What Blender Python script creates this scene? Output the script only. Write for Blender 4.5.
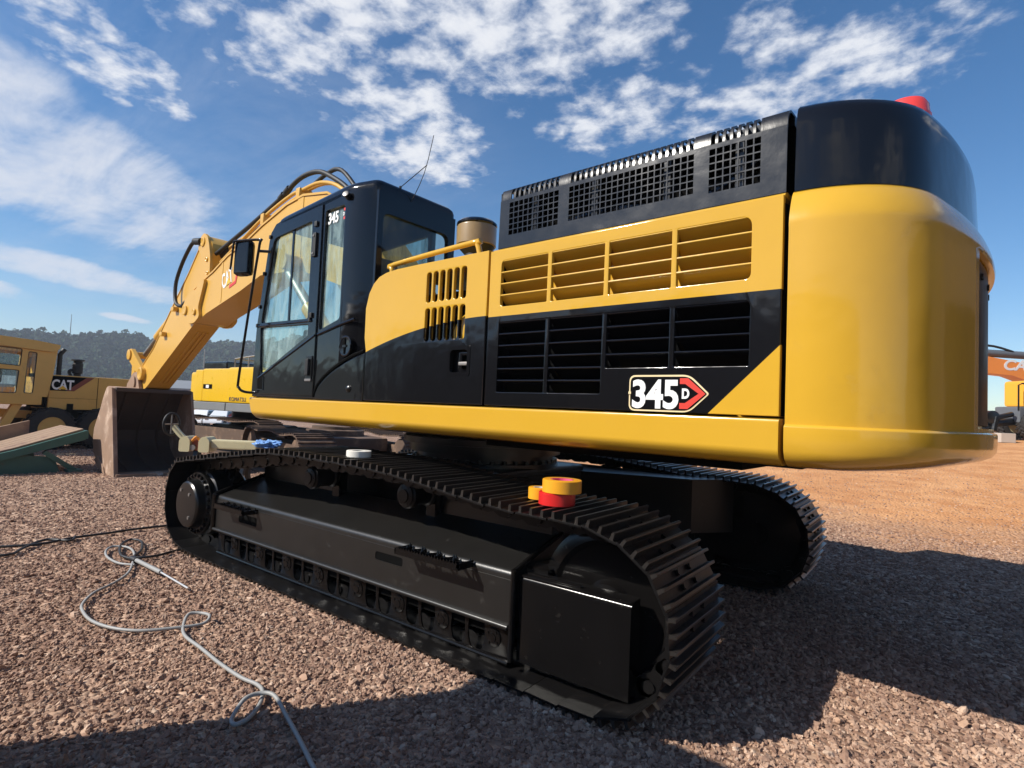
import bpy, bmesh, math, random
from mathutils import Vector, Matrix, noise as mnoise
rnd = random.Random(7)
R = math.radians
S = bpy.context.scene
COL = S.collection
for o in list(bpy.data.objects):
    bpy.data.objects.remove(o)

# ---------------------------------------------------------------- camera
CAM = Vector((-3.60, 4.355, 1.573))
_yaw, _pitch, _roll, _f = -0.9218, 0.0465, 0.0444, 565.5
_F = Vector((math.cos(_yaw)*math.cos(_pitch), math.sin(_yaw)*math.cos(_pitch), math.sin(_pitch)))
_R0 = Vector((math.sin(_yaw), -math.cos(_yaw), 0)); _U0 = _R0.cross(_F)
_R = math.cos(_roll)*_R0 + math.sin(_roll)*_U0
_U = -math.sin(_roll)*_R0 + math.cos(_roll)*_U0
cd = bpy.data.cameras.new('camera'); cam = bpy.data.objects.new('camera', cd); COL.objects.link(cam)
m3 = Matrix((_R, _U, -_F)).transposed()
cam.matrix_world = Matrix.Translation(CAM) @ m3.to_4x4()
cd.sensor_fit = 'HORIZONTAL'; cd.sensor_width = 36.0; cd.lens = 36.0*_f/1024
cd.clip_start = 0.05; cd.clip_end = 5000
S.camera = cam

# ---------------------------------------------------------------- light, sky, exposure
SUN_K = Vector((0.70, 1.05, 1.0)).normalized()       # towards the sun
EL = math.asin(SUN_K.z); AZ = math.atan2(SUN_K.y, SUN_K.x)
sd = bpy.data.lights.new('sun', 'SUN'); sd.energy = 5.0; sd.angle = R(0.5); sd.color = (1.0, 0.94, 0.85)
so = bpy.data.objects.new('sun', sd); COL.objects.link(so)
so.rotation_euler = (-SUN_K).to_track_quat('-Z', 'Y').to_euler(); so.location = (10, 15, 20)

S.view_settings.view_transform = 'Standard'; S.view_settings.look = 'None'
S.view_settings.exposure = 0.42; S.view_settings.gamma = 1.0; S.view_settings.use_curve_mapping = False


class NT:
    """tiny helper for node trees"""
    def __init__(s, tree): s.t = tree; s.n = tree.nodes; s.l = tree.links
    def new(s, typ, **kw):
        n = s.n.new(typ)
        for k, v in kw.items():
            setattr(n, k, v)
        return n
    def val(s, x, sock):
        if x is None: return
        if isinstance(x, bpy.types.NodeSocket): s.l.new(x, sock)
        else: sock.default_value = x
    def math(s, op, a, b=None, c=None, clamp=False):
        n = s.n.new('ShaderNodeMath'); n.operation = op; n.use_clamp = clamp
        s.val(a, n.inputs[0]); s.val(b, n.inputs[1]); s.val(c, n.inputs[2]); return n.outputs[0]
    def vm(s, op, a, b=None):
        n = s.n.new('ShaderNodeVectorMath'); n.operation = op
        s.val(a, n.inputs[0]); s.val(b, n.inputs[1])
        return n.outputs['Value'] if op in ('DOT_PRODUCT', 'LENGTH', 'DISTANCE') else n.outputs[0]
    def noise(s, vec, scale, detail=4, rough=0.55, dist=0.0, lac=2.0):
        n = s.n.new('ShaderNodeTexNoise'); s.val(vec, n.inputs['Vector'])
        n.inputs['Scale'].default_value = scale; n.inputs['Detail'].default_value = detail
        n.inputs['Roughness'].default_value = rough; n.inputs['Distortion'].default_value = dist
        n.inputs['Lacunarity'].default_value = lac
        return n.outputs['Fac']
    def ss(s, x, a, b, lo=0.0, hi=1.0):
        n = s.n.new('ShaderNodeMapRange'); n.interpolation_type = 'SMOOTHSTEP'
        s.val(x, n.inputs[0])
        for i, v in enumerate((a, b, lo, hi)): s.val(v, n.inputs[1+i])
        return n.outputs[0]
    def mix(s, f, a, b):
        n = s.n.new('ShaderNodeMix'); n.data_type = 'RGBA'
        s.val(f, n.inputs[0])
        for x, sk in ((a, n.inputs[6]), (b, n.inputs[7])):
            if isinstance(x, tuple) and len(x) == 3: x = (*x, 1)
            s.val(x, sk)
        return n.outputs[2]
    def bump(s, h, strength=0.3, dist=0.01, nrm=None):
        n = s.n.new('ShaderNodeBump'); n.inputs['Strength'].default_value = strength
        n.inputs['Distance'].default_value = dist
        s.val(h, n.inputs['Height'])
        if nrm is not None: s.l.new(nrm, n.inputs['Normal'])
        return n.outputs[0]


W = bpy.data.worlds.new('World'); S.world = W; W.use_nodes = True
w = NT(W.node_tree); w.n.clear()
sky = w.new('ShaderNodeTexSky', sky_type='NISHITA', sun_disc=False, sun_elevation=EL, sun_rotation=math.pi/2-AZ)
sky.altitude = 300; sky.air_density = 1.0; sky.dust_density = 0.35; sky.ozone_density = 3.0
tc = w.new('ShaderNodeTexCoord'); D = tc.outputs['Generated']
sep = w.new('ShaderNodeSeparateXYZ'); w.l.new(D, sep.inputs[0])
zz = w.math('MAXIMUM', sep.outputs[2], 0.0)
zz = w.math('ADD', zz, 0.06)
cmb = w.new('ShaderNodeCombineXYZ')
w.l.new(w.math('DIVIDE', sep.outputs[0], zz), cmb.inputs[0]); w.l.new(w.math('DIVIDE', sep.outputs[1], zz), cmb.inputs[1])
P = cmb.outputs[0]
EU = Vector((0, 0, 1))


def blob(c, su, sv, ang=0.0):
    """soft elliptical patch of sky about direction c"""
    c = Vector(c).normalized()
    a = EU.cross(c).normalized() * -1.0; b = a.cross(c)
    if b.z < 0: b = -b
    a2 = a*math.cos(ang)+b*math.sin(ang); b2 = -a*math.sin(ang)+b*math.cos(ang)
    u = w.math('DIVIDE', w.vm('DOT_PRODUCT', D, tuple(a2)), su)
    v = w.math('DIVIDE', w.vm('DOT_PRODUCT', D, tuple(b2)), sv)
    q = w.math('ADD', w.math('MULTIPLY', u, u), w.math('MULTIPLY', v, v))
    q = w.ss(q, 0.0, 1.0, 1.0, 0.0)
    f = w.math('GREATER_THAN', w.vm('DOT_PRODUCT', D, tuple(c)), 0.0)
    return w.math('MULTIPLY', q, f)


def union(bl):
    r = bl[0]
    for b in bl[1:]: r = w.math('MAXIMUM', r, b)
    return r


# small puffy altocumulus flocks, high in the sky
alto = union([blob((0.707, -0.46, 0.56), .26, .15, .35), blob((0.671, -0.565, 0.48), .17, .12), blob((0.646, -0.631, 0.425), .14, .09, -.6),
              blob((0.536, -0.639, 0.57), .32, .15), blob((0.42, -0.706, 0.60), .22, .14), blob((0.375, -0.792, 0.475), .22, .085, .1),
              blob((0.24, -0.846, 0.475), .15, .08, .2), blob((0.195, -0.825, 0.545), .10, .10), blob((0.079, -0.867, 0.492), .17, .075, -.1),
              blob((0.785, -0.334, 0.58), .20, .12), blob((0.87, -.24, .44), .16, .07, -.4), blob((-.06, -.85, .56), .12, .09), blob((.70, -.56, .41), .18, .06, -.3),
              blob((-.5, -.7, .5), .3, .14), blob((-.4, .8, .45), .5, .2), blob((.3, .8, .6), .5, .25), blob((-.9, .2, .4), .5, .2)])
n1 = w.noise(P, 10.5, 9, 0.60, 0.12)
n2 = w.noise(P, 2.6, 4, 0.5)
dens = w.math('ADD', w.math('MULTIPLY', n1, 0.75), w.math('MULTIPLY', n2, 0.45))
dens = w.math('ADD', dens, w.math('MULTIPLY', alto, 0.30))
dA = w.ss(dens, 0.76, 1.03)
dA = w.math('MULTIPLY', dA, w.ss(alto, 0.0, 0.35))
# cirrus veils and streaks towards the left
mp = w.new('ShaderNodeMapping'); mp.inputs['Rotation'].default_value = (0, 0, R(63)); mp.inputs['Scale'].default_value = (0.45, 1.5, 1)
w.l.new(P, mp.inputs[0])
n3 = w.math('ADD', w.math('MULTIPLY', w.noise(mp.outputs[0], 2.6, 10, 0.66, 0.5), .75), w.math('MULTIPLY', w.noise(P, 5.5, 8, .62, .2), .28))
cir = union([blob((0.93, -0.20, 0.30), .34, .13, -.22), blob((0.97, -.1, .33), .25, .17, .1)])
dB = w.ss(w.math('ADD', n3, w.math('MULTIPLY', cir, 0.52)), 0.74, 1.14)
dB = w.math('MULTIPLY', dB, w.ss(cir, 0.0, 0.7))
st = union([blob((0.958, -0.232, 0.165), .26, .030, -.13), blob((0.945, -0.309, 0.109), .05, .008, -.08), blob((0.97, -.13, .13), .12, .02, -.1)])
n4 = w.math('ADD', w.math('MULTIPLY', w.noise(mp.outputs[0], 1.6, 10, 0.7, 0.3), .75), w.math('MULTIPLY', w.noise(P, 3.5, 8, .65, .2), .27))
dC = w.ss(w.math('ADD', n4, w.math('MULTIPLY', st, 0.50)), 0.72, 1.05)
dC = w.math('MULTIPLY', dC, w.ss(st, 0.0, 0.6))
# faint high veil over the left half
veil = blob((0.86, -0.35, 0.36), .55, .38)
dD = w.math('MULTIPLY', w.math('MULTIPLY', w.ss(n3, 0.35, 0.8), veil), 0.22)
cl = w.math('MAXIMUM', w.math('MAXIMUM', w.math('MULTIPLY', dA, 0.92), w.math('MULTIPLY', dB, .9)), w.math('MAXIMUM', w.math('MULTIPLY', dC, .85), dD))
cl = w.math('MULTIPLY', cl, w.ss(sep.outputs[2], 0.0, 0.06))
SKY_STR = 0.100
shade = w.mix(w.ss(dens, 0.8, 1.3), (5.6, 5.9, 6.6), (7.9, 7.85, 7.8))
hs = w.new('ShaderNodeHueSaturation'); hs.inputs['Saturation'].default_value = 1.27; hs.inputs['Value'].default_value = 1.0
w.l.new(sky.outputs[0], hs.inputs['Color'])
csky = w.mix(cl, hs.outputs[0], shade)
bg = w.new('ShaderNodeBackground'); bg.inputs['Strength'].default_value = SKY_STR
w.l.new(csky, bg.inputs['Color'])
wo = w.new('ShaderNodeOutputWorld'); w.l.new(bg.outputs[0], wo.inputs[0])

# ---------------------------------------------------------------- materials
MATS = {}


def mat(name, col, rough=0.5, metal=0.0, coat=0.0, var=0.12, vscale=3.0, bump=0.0, bscale=40.0, bdist=0.004, spec=0.5,
        dirt=None, dirt_amt=0.0, dirt_scale=4.0, dents=0.0, coord='Object', rvar=0.1, two=None):
    """painted / metal / rubber surface with slight colour and gloss variation; two = (function(nt, x, z) -> mask, second colour)"""
    if name in MATS: return MATS[name]
    m = bpy.data.materials.new(name); m.use_nodes = True
    t = NT(m.node_tree); b = t.n['Principled BSDF']
    tcn = t.new('ShaderNodeTexCoord'); v = tcn.outputs[coord]
    nz = t.noise(v, vscale, 5, 0.6)
    base = tuple(col)
    c = t.mix(nz, tuple(x*(1-var) for x in base), tuple(min(1, x*(1+var)) for x in base))
    if two:
        s = t.new('ShaderNodeSeparateXYZ'); t.l.new(v, s.inputs[0])
        f = two[0](t, s.outputs[0], s.outputs[1], s.outputs[2])
        c = t.mix(f, c, tuple(two[1]))
    if dirt:
        d = t.noise(v, dirt_scale, 8, 0.65, 0.3)
        d = t.ss(d, 0.62-0.25*dirt_amt, 0.78-0.2*dirt_amt)
        c = t.mix(t.math('MULTIPLY', d, min(1, dirt_amt+.3)), c, tuple(dirt))
        t.l.new(t.math('ADD', t.math('MULTIPLY', d, 0.3), rough), b.inputs['Roughness'])
    else:
        r = t.noise(v, vscale*2.3, 4, 0.6)
        t.l.new(t.math('ADD', t.math('MULTIPLY', t.math('SUBTRACT', r, 0.5), rvar*2), rough, clamp=True), b.inputs['Roughness'])
    t.l.new(c, b.inputs['Base Color'])
    b.inputs['Metallic'].default_value = metal; b.inputs['Coat Weight'].default_value = coat
    b.inputs['Coat Roughness'].default_value = 0.06; b.inputs['Specular IOR Level'].default_value = spec
    nrm = None
    if dents:
        h = t.noise(v, 2.2, 3, 0.45)
        nrm = t.bump(h, dents, 0.05)
    if bump:
        h = t.noise(v, bscale, 4, 0.6)
        nrm = t.bump(h, bump, bdist, nrm)
    if nrm is not None:
        t.l.new(nrm, b.inputs['Normal'])
        if coat: t.l.new(nrm, b.inputs['Coat Normal'])
    MATS[name] = m
    return m


YEL = (0.60, 0.345, 0.030)
BLK = (0.006, 0.006, 0.007)


def two_engine(t, x, y, z):
    q = t.math('ADD', x, 1.31); q = t.math('MULTIPLY', t.math('MULTIPLY', q, q), -0.117)
    zb = t.math('ADD', q, 2.181)
    return t.math('LESS_THAN', z, zb)


def two_rad(t, x, y, z):
    a = t.math('LESS_THAN', z, 2.17)
    b = t.math('GREATER_THAN', t.math('ADD', x, z), -1.193)
    return t.math('MULTIPLY', a, b)


M_yel = mat('yellow_paint', YEL, 0.18, coat=0.3, var=0.035, bump=0.05, bscale=9, bdist=0.01, dents=0.05)
M_cw = mat('yellow_paint_counterweight', YEL, 0.19, coat=0.45, spec=.4, var=0.06, bump=0.07, bscale=5, bdist=0.012, dents=0.18, dirt=(.36, .22, .04), dirt_amt=.02, dirt_scale=3)
M_eng = mat('engine_panel_paint', YEL, 0.13, coat=0.2, spec=.45, rvar=.05, var=0.04, dents=0.2, bump=0.04, bscale=8, bdist=0.01, two=(two_engine, BLK))
M_rad = mat('radiator_panel_paint', YEL, 0.13, coat=0.2, spec=.45, rvar=.05, var=0.04, dents=0.22, bump=0.05, bscale=8, bdist=0.01, two=(two_rad, BLK))
M_boom = mat('yellow_boom_paint', (0.64, 0.365, 0.058), 0.34, coat=0.15, var=0.06, bump=0.05, bscale=12, bdist=0.006, dirt=(.3, .2, .1), dirt_amt=.08)
M_blk = mat('black_gloss_paint', BLK, 0.09, coat=0.0, spec=.45, var=0.1, dents=0.2, rvar=.04, bump=0.04, bscale=7, bdist=0.01)
M_hood = mat('black_hood_paint', (.011, .011, .012), 0.22, coat=0.0, spec=.6, var=0.15, dents=0.22, bump=0.10, bscale=9, bdist=0.012)
M_blkm = mat('black_satin_paint', (0.007, 0.007, 0.007), 0.28, var=0.2, bump=0.08, bscale=60, bdist=0.002, dirt=(.07, .06, .05), dirt_amt=.12, dirt_scale=6)
M_frame = mat('track_frame_paint', (0.0055, 0.005, 0.005), 0.19, spec=.32, var=0.3, vscale=6, bump=0.12, bscale=130, bdist=0.002, dirt=(.04, .033, .027), dirt_amt=.05, dirt_scale=11, rvar=.2)
M_beam = mat('track_beam_paint', (0.0125, 0.0118, 0.011), 0.33, spec=.6, var=0.35, vscale=7, bump=0.25, bscale=110, bdist=0.002, dirt=(.04, .034, .028), dirt_amt=.08, dirt_scale=14, rvar=.2)
M_track = mat('track_shoe_paint', (0.0065, 0.006, 0.006), 0.34, var=0.3, spec=.3, bump=0.3, bscale=90, bdist=0.003, dirt=(.06, .045, .035), dirt_amt=.1, dirt_scale=13)
M_grs = mat('worn_grouser', (0.022, 0.019, 0.017), 0.30, spec=.6, var=0.4, vscale=20, bump=0.35, bscale=110, bdist=0.003, dirt=(.09, .07, .055), dirt_amt=.18, dirt_scale=17)
M_dark = mat('dark_interior', (0.004, 0.004, 0.004), 0.9, spec=.05)
M_rub = mat('rubber', (0.012, 0.012, 0.012), 0.55, var=0.2)
M_steel = mat('worn_steel', (0.30, 0.28, 0.26), 0.5, metal=0.9, var=0.2)
M_white = mat('white_lettering', (0.82, 0.82, 0.80), 0.4, var=0.03)
M_cream = mat('cream_outline', (0.75, 0.62, 0.36), 0.4, var=0.03)
M_red = mat('red_decal', (0.62, 0.045, 0.03), 0.4, var=0.05)
M_seat = mat('cab_trim', (0.10, 0.10, 0.10), 0.7, var=0.2)


def glass(name, tint, refl=1.0, film=0.12, filmcol=(.55, .62, .62)):
    m = bpy.data.materials.new(name); m.use_nodes = True
    t = NT(m.node_tree); t.n.clear()
    tr = t.new('ShaderNodeBsdfTransparent'); tr.inputs[0].default_value = (*tint, 1)
    gl = t.new('ShaderNodeBsdfGlossy'); gl.inputs['Roughness'].default_value = 0.02; gl.inputs[0].default_value = (refl, refl, refl, 1)
    df = t.new('ShaderNodeBsdfDiffuse'); df.inputs[0].default_value = (*filmcol, 1)
    fr = t.new('ShaderNodeFresnel'); fr.inputs[0].default_value = 1.5
    tcn = t.new('ShaderNodeTexCoord')
    mpn = t.new('ShaderNodeMapping'); mpn.inputs['Scale'].default_value = (3, 3, 0.7); t.l.new(tcn.outputs['Object'], mpn.inputs[0])
    nz = t.noise(mpn.outputs[0], 3.0, 6, 0.65, 0.8)
    f1 = t.new('ShaderNodeMixShader'); t.l.new(t.math('MULTIPLY', t.ss(nz, 0.3, 0.75), film), f1.inputs[0])
    t.l.new(tr.outputs[0], f1.inputs[1]); t.l.new(df.outputs[0], f1.inputs[2])
    f2 = t.new('ShaderNodeMixShader'); gm_ = t.new('ShaderNodeNewGeometry'); t.l.new(t.math('MULTIPLY', fr.outputs[0], t.math('SUBTRACT', 1.0, gm_.outputs['Backfacing'])), f2.inputs[0])
    t.l.new(f1.outputs[0], f2.inputs[1]); t.l.new(gl.outputs[0], f2.inputs[2])
    o = t.new('ShaderNodeOutputMaterial'); t.l.new(f2.outputs[0], o.inputs[0])
    return m


M_glass = glass('cab_glass', (0.84, 0.93, 0.90), film=0.42, filmcol=(.44, .56, .54))
M_rglass = glass('rear_cab_glass', (0.90, 0.90, 0.82), film=0.06)
M_dglass = glass('dark_glass', (0.25, 0.28, 0.28), film=0.1)

# ---------------------------------------------------------------- mesh builder
class MB:
    def __init__(s): s.bm = bmesh.new(); s.mats = []
    def mi(s, m):
        if m not in s.mats: s.mats.append(m)
        return s.mats.index(m)
    def _new(s, fn, m):
        n0 = len(s.bm.faces)
        r = fn()
        i = s.mi(m)
        s.bm.faces.ensure_lookup_table()
        for f in s.bm.faces[n0:]: f.material_index = i; f.smooth = True
        return r
    def box(s, x0, x1, y0, y1, z0, z1, m, bev=0.0, M=None):
        def fn():
            r = bmesh.ops.create_cube(s.bm, size=1.0)
            vs = r['verts']
            for v in vs:
                v.co = Vector(((x0+x1)/2+v.co.x*abs(x1-x0), (y0+y1)/2+v.co.y*abs(y1-y0), (z0+z1)/2+v.co.z*abs(z1-z0)))
            out = vs
            if bev:
                es = list({e for v in vs for e in v.link_edges})
                rr = bmesh.ops.bevel(s.bm, geom=es, offset=bev, segments=2, affect='EDGES', profile=0.6)
                out = list({v for f in rr['faces'] for v in f.verts} | {v for v in vs if v.is_valid})
            if M is not None:
                for v in out: v.co = M @ v.co
            return out
        old = set(s.bm.faces)
        fn(); i = s.mi(m)
        for f in s.bm.faces:
            if f not in old: f.material_index = i
        return s
    def cyl(s, p0, p1, r0, m, r1=None, seg=24, caps=True):
        p0 = Vector(p0); p1 = Vector(p1); r1 = r0 if r1 is None else r1
        return s.lathe(p0, (p1-p0), [(0, r0), ((p1-p0).length, r1)], m, seg, caps)
    def lathe(s, p0, axis, prof, m, seg=32, caps=True):
        p0 = Vector(p0); ax = Vector(axis).normalized()
        a = ax.orthogonal().normalized(); b = ax.cross(a)
        rings = []
        for h, r in prof:
            rings.append([p0+ax*h+(a*math.cos(2*math.pi*k/seg)+b*math.sin(2*math.pi*k/seg))*r for k in range(seg)])
        return s.loft(rings, m, caps)
    def loft(s, rings, m, caps=True, closed=True):
        i = s.mi(m); bm = s.bm
        V = [[bm.verts.new(p) for p in r] for r in rings]
        n = len(V[0])
        for a, b in zip(V[:-1], V[1:]):
            for k in range(n if closed else n-1):
                k2 = (k+1) % n
                try: f = bm.faces.new((a[k], a[k2], b[k2], b[k])); f.material_index = i
                except ValueError: pass
        if caps:
            for r, rev in ((V[0], True), (V[-1], False)):
                try: f = bm.faces.new(list(reversed(r)) if rev else r); f.material_index = i
                except ValueError: pass
        return s
    def prism(s, poly, axis, a0, a1, m):
        """poly: 2D points; axis 'y': (x,z), axis 'x': (y,z), axis 'z': (x,y)"""
        def P(p, a):
            return {'y': (p[0], a, p[1]), 'x': (a, p[0], p[1]), 'z': (p[0], p[1], a)}[axis]
        return s.loft([[P(p, a0) for p in poly], [P(p, a1) for p in poly]], m, True)
    def tube(s, pts, r, m, seg=8, smooth=0, closed=False):
        pts = [Vector(p) for p in pts]
        if smooth:
            q = []
            n = len(pts)
            for k in range(n-1):
                p0, p1, p2, p3 = pts[max(k-1, 0)], pts[k], pts[k+1], pts[min(k+2, n-1)]
                for j in range(smooth):
                    t = j/smooth
                    q.append(0.5*((2*p1)+(-p0+p2)*t+(2*p0-5*p1+4*p2-p3)*t*t+(-p0+3*p1-3*p2+p3)*t**3))
            q.append(pts[-1]); pts = q
        rings = []
        T = (pts[1]-pts[0]).normalized(); a = T.orthogonal().normalized()
        for k, p in enumerate(pts):
            t2 = (pts[min(k+1, len(pts)-1)]-pts[max(k-1, 0)])
            if t2.length < 1e-9: t2 = T
            t2.normalize()
            a = (a - t2*a.dot(t2)).normalized(); b = t2.cross(a)
            rr = r if not callable(r) else r(k/(len(pts)-1))
            rings.append([p+(a*math.cos(2*math.pi*j/seg)+b*math.sin(2*math.pi*j/seg))*rr for j in range(seg)])
        return s.loft(rings, m, True)
    def append_mesh(s, me, Mx, m):
        i = s.mi(m); bm = s.bm
        vs = [bm.verts.new(Mx @ v.co) for v in me.vertices]
        for p in me.polygons:
            try: f = bm.faces.new([vs[k] for k in p.vertices]); f.material_index = i
            except ValueError: pass
        return s
    def plate(s, outline, holes, off, th, m, bev=0.0, axis='y'):
        """flat sheet with real holes; outline and holes are 2D; the sheet spans off-th .. off along the axis (y: (x,z); x: (y,z); z: (x,y))"""
        cu = bpy.data.curves.new('plate', 'CURVE'); cu.dimensions = '2D'; cu.fill_mode = 'BOTH'
        cu.extrude = max(th/2-bev, 1e-4); cu.bevel_depth = bev; cu.bevel_resolution = 1; cu.offset = -bev if bev else 0
        for poly in [outline]+list(holes):
            sp = cu.splines.new('POLY'); sp.points.add(len(poly)-1)
            for k, (u, v) in enumerate(poly): sp.points[k].co = (u, v, 0, 1)
            sp.use_cyclic_u = True
        ob = bpy.data.objects.new('plate', cu); COL.objects.link(ob)
        dg = bpy.context.evaluated_depsgraph_get(); dg.update()
        me = bpy.data.meshes.new_from_object(ob.evaluated_get(dg))
        if axis == 'y': Mx = Matrix(((1, 0, 0, 0), (0, 0, -1, off-th/2), (0, 1, 0, 0), (0, 0, 0, 1)))
        elif axis == 'x': Mx = Matrix(((0, 0, 1, off-th/2), (1, 0, 0, 0), (0, 1, 0, 0), (0, 0, 0, 1)))
        else: Mx = Matrix.Translation((0, 0, off-th/2))
        s.append_mesh(me, Mx, m)
        bpy.data.objects.remove(ob); bpy.data.curves.remove(cu); bpy.data.meshes.remove(me)
        return s
    def text(s, body, size, Mx, m, depth=0.004, offset=0.0, sx=1.0, shear=0.0, align='LEFT', space=1.0):
        cu = bpy.data.curves.new('lettering', 'FONT'); cu.body = body; cu.size = size; cu.extrude = depth/2; cu.offset = offset
        cu.shear = shear; cu.align_x = align; cu.space_character = space; cu.resolution_u = 4
        ob = bpy.data.objects.new('lettering', cu); COL.objects.link(ob)
        dg = bpy.context.evaluated_depsgraph_get(); dg.update()
        me = bpy.data.meshes.new_from_object(ob.evaluated_get(dg))
        s.append_mesh(me, Mx @ Matrix.Diagonal((sx, 1, 1, 1)), m)
        bpy.data.objects.remove(ob); bpy.data.curves.remove(cu); bpy.data.meshes.remove(me)
        return s
    def xform(s, Mx):
        bmesh.ops.transform(s.bm, matrix=Mx, verts=s.bm.verts); return s
    def build(s, name, parent=None, ang=35, label=None, loc=None, rotz=0.0, weld=True, wn=True):
        if weld: bmesh.ops.remove_doubles(s.bm, verts=s.bm.verts, dist=0.00005)
        bmesh.ops.recalc_face_normals(s.bm, faces=s.bm.faces)
        for f in s.bm.faces: f.smooth = True
        me = bpy.data.meshes.new(name); s.bm.to_mesh(me); s.bm.free()
        for m in s.mats: me.materials.append(m)
        me.set_sharp_from_angle(angle=R(ang))
        o = bpy.data.objects.new(name, me); COL.objects.link(o)
        if ang < 60 and wn:
            md = o.modifiers.new('normals', 'WEIGHTED_NORMAL'); md.keep_sharp = True; md.weight = 80
        if parent: o.parent = parent
        if loc: o.location = loc
        if rotz: o.rotation_euler.z = rotz
        if label: o['label'] = label
        return o


def leftface(x0, z0, y0):          # text on a face that looks towards +Y (reader sees +X on his left)
    return Matrix(((-1, 0, 0, x0), (0, 0, 1, y0), (0, 1, 0, z0), (0, 0, 0, 1)))


def rpoly(pts, r, n=5):
    """2D polygon with rounded corners; r a number or one per corner"""
    out = []; N = len(pts)
    for k in range(N):
        p = Vector(pts[k]); a = Vector(pts[k-1]); b = Vector(pts[(k+1) % N])
        rr = r[k] if isinstance(r, (list, tuple)) else r
        u = (a-p); v = (b-p)
        rr = min(rr, u.length*0.49, v.length*0.49)
        if rr < 1e-5: out.append(tuple(p)); continue
        p0 = p+u.normalized()*rr; p1 = p+v.normalized()*rr
        for j in range(n+1):
            t = j/n
            q = p0*(1-t)**2+p*2*t*(1-t)+p1*t*t
            out.append(tuple(q))
    return out


def rect(x0, x1, z0, z1, r=0.0):
    p = [(x0, z0), (x1, z0), (x1, z1), (x0, z1)]
    return rpoly(p, r) if r else p


def thing(name, label, cat, loc=(0, 0, 0), rotz=0.0, group=None):
    o = bpy.data.objects.new(name, None); COL.objects.link(o); o.empty_display_size = 0.3
    o.location = loc; o.rotation_euler.z = rotz; o['label'] = label; o['category'] = cat
    if group: o['group'] = group
    return o


def tag(o, label, cat, group=None):
    o['label'] = label; o['category'] = cat
    if group: o['group'] = group
    return o


def kind(o, k): o['kind'] = k; return o


def smooth01(t):
    t = max(0.0, min(1.0, t)); return t*t*(3-2*t)


def gz(x, y):
    """height of the yard: level round the machine, rising gently behind it to the right"""
    d = max(0.0, -y-2.3)
    h = 0.062*d*d/(d+1.2)
    h = min(h, 1.52) if h < 1.3 else 1.3+0.25*(1-math.exp(-(h-1.3)/0.25))
    wx = 1-smooth01((x-1.5)/7.0)
    drop = 1.2*smooth01((x-20)/18)*smooth01((-y-6)/10)
    return h*wx-drop

# ================================================================ the setting
# ---- ground
def ground_mat():
    m = bpy.data.materials.new('gravel_ground'); m.use_nodes = True
    t = NT(m.node_tree); b = t.n['Principled BSDF']
    g = t.new('ShaderNodeNewGeometry'); P_ = g.outputs['Position']
    s = t.new('ShaderNodeSeparateXYZ'); t.l.new(P_, s.inputs[0])
    vo = t.new('ShaderNodeTexVoronoi'); vo.inputs['Scale'].default_value = 26; t.l.new(P_, vo.inputs['Vector'])
    cr = t.new('ShaderNodeValToRGB'); t.l.new(t.math('FRACT', t.math('MULTIPLY', vo.outputs['Color'], 3.7)), cr.inputs[0])
    e = cr.color_ramp.elements
    e[0].color = (.12, .068, .048, 1); e[1].color = (.60, .42, .30, 1)
    x = e.new(.4); x.color = (.29, .18, .128, 1); x = e.new(.75); x.color = (.42, .285, .20, 1)
    big = t.noise(P_, 0.35, 5, 0.6)
    grav = t.mix(t.ss(big, .35, .7), cr.outputs[0], t.mix(0.55, cr.outputs[0], (.26, .15, .10)))
    # bare orange soil far to the right
    soiln = t.noise(P_, 1.4, 9, 0.65)
    soil = t.mix(t.ss(soiln, .3, .75), (.52, .235, .095), (.70, .375, .175))
    pebb = t.ss(t.noise(P_, 14, 3, .6), .62, .72)
    soil = t.mix(t.math('MULTIPLY', pebb, .55), soil, (.50, .36, .26))
    wob = t.math('MULTIPLY', t.math('SUBTRACT', t.noise(P_, .5, 4, .6), .5), 5.0)
    f = t.ss(t.math('ADD', s.outputs[1], wob), -3.6, -7.2)
    f = t.math('MULTIPLY', f, t.ss(s.outputs[0], 7.0, 2.0))
    c = t.mix(f, grav, soil)
    t.l.new(c, b.inputs['Base Color'])
    b.inputs['Roughness'].default_value = 0.95; b.inputs['Specular IOR Level'].default_value = 0.15
    h = t.math('SUBTRACT', 1.0, vo.outputs['Distance'])
    n = t.bump(h, 0.9, 0.025)
    n = t.bump(t.noise(P_, 3.0, 6, .6), 0.5, 0.08, n)
    t.l.new(n, b.inputs['Normal'])
    return m


M_ground = ground_mat()
xs = sorted(set([-900, -500, -250, -120, -70, -45] + [x for x in range(-32, 40, 2)] + [45, 60, 90, 150, 260, 420, 700, 1100, 1600]))
ys = sorted(set([-1600, -900, -500, -250, -140, -90, -60, -45] + [y for y in range(-36, 16, 2)] + [y/2 for y in range(-24, 4)] + [20, 30, 50, 90, 200, 500]))
gm = MB(); i = gm.mi(M_ground)
V = [[gm.bm.verts.new((x, y, gz(x, y))) for y in ys] for x in xs]
for a in range(len(xs)-1):
    for b in range(len(ys)-1):
        gm.bm.faces.new((V[a][b], V[a+1][b], V[a+1][b+1], V[a][b+1]))
ground = kind(gm.build('ground', ang=80), 'structure')


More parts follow.
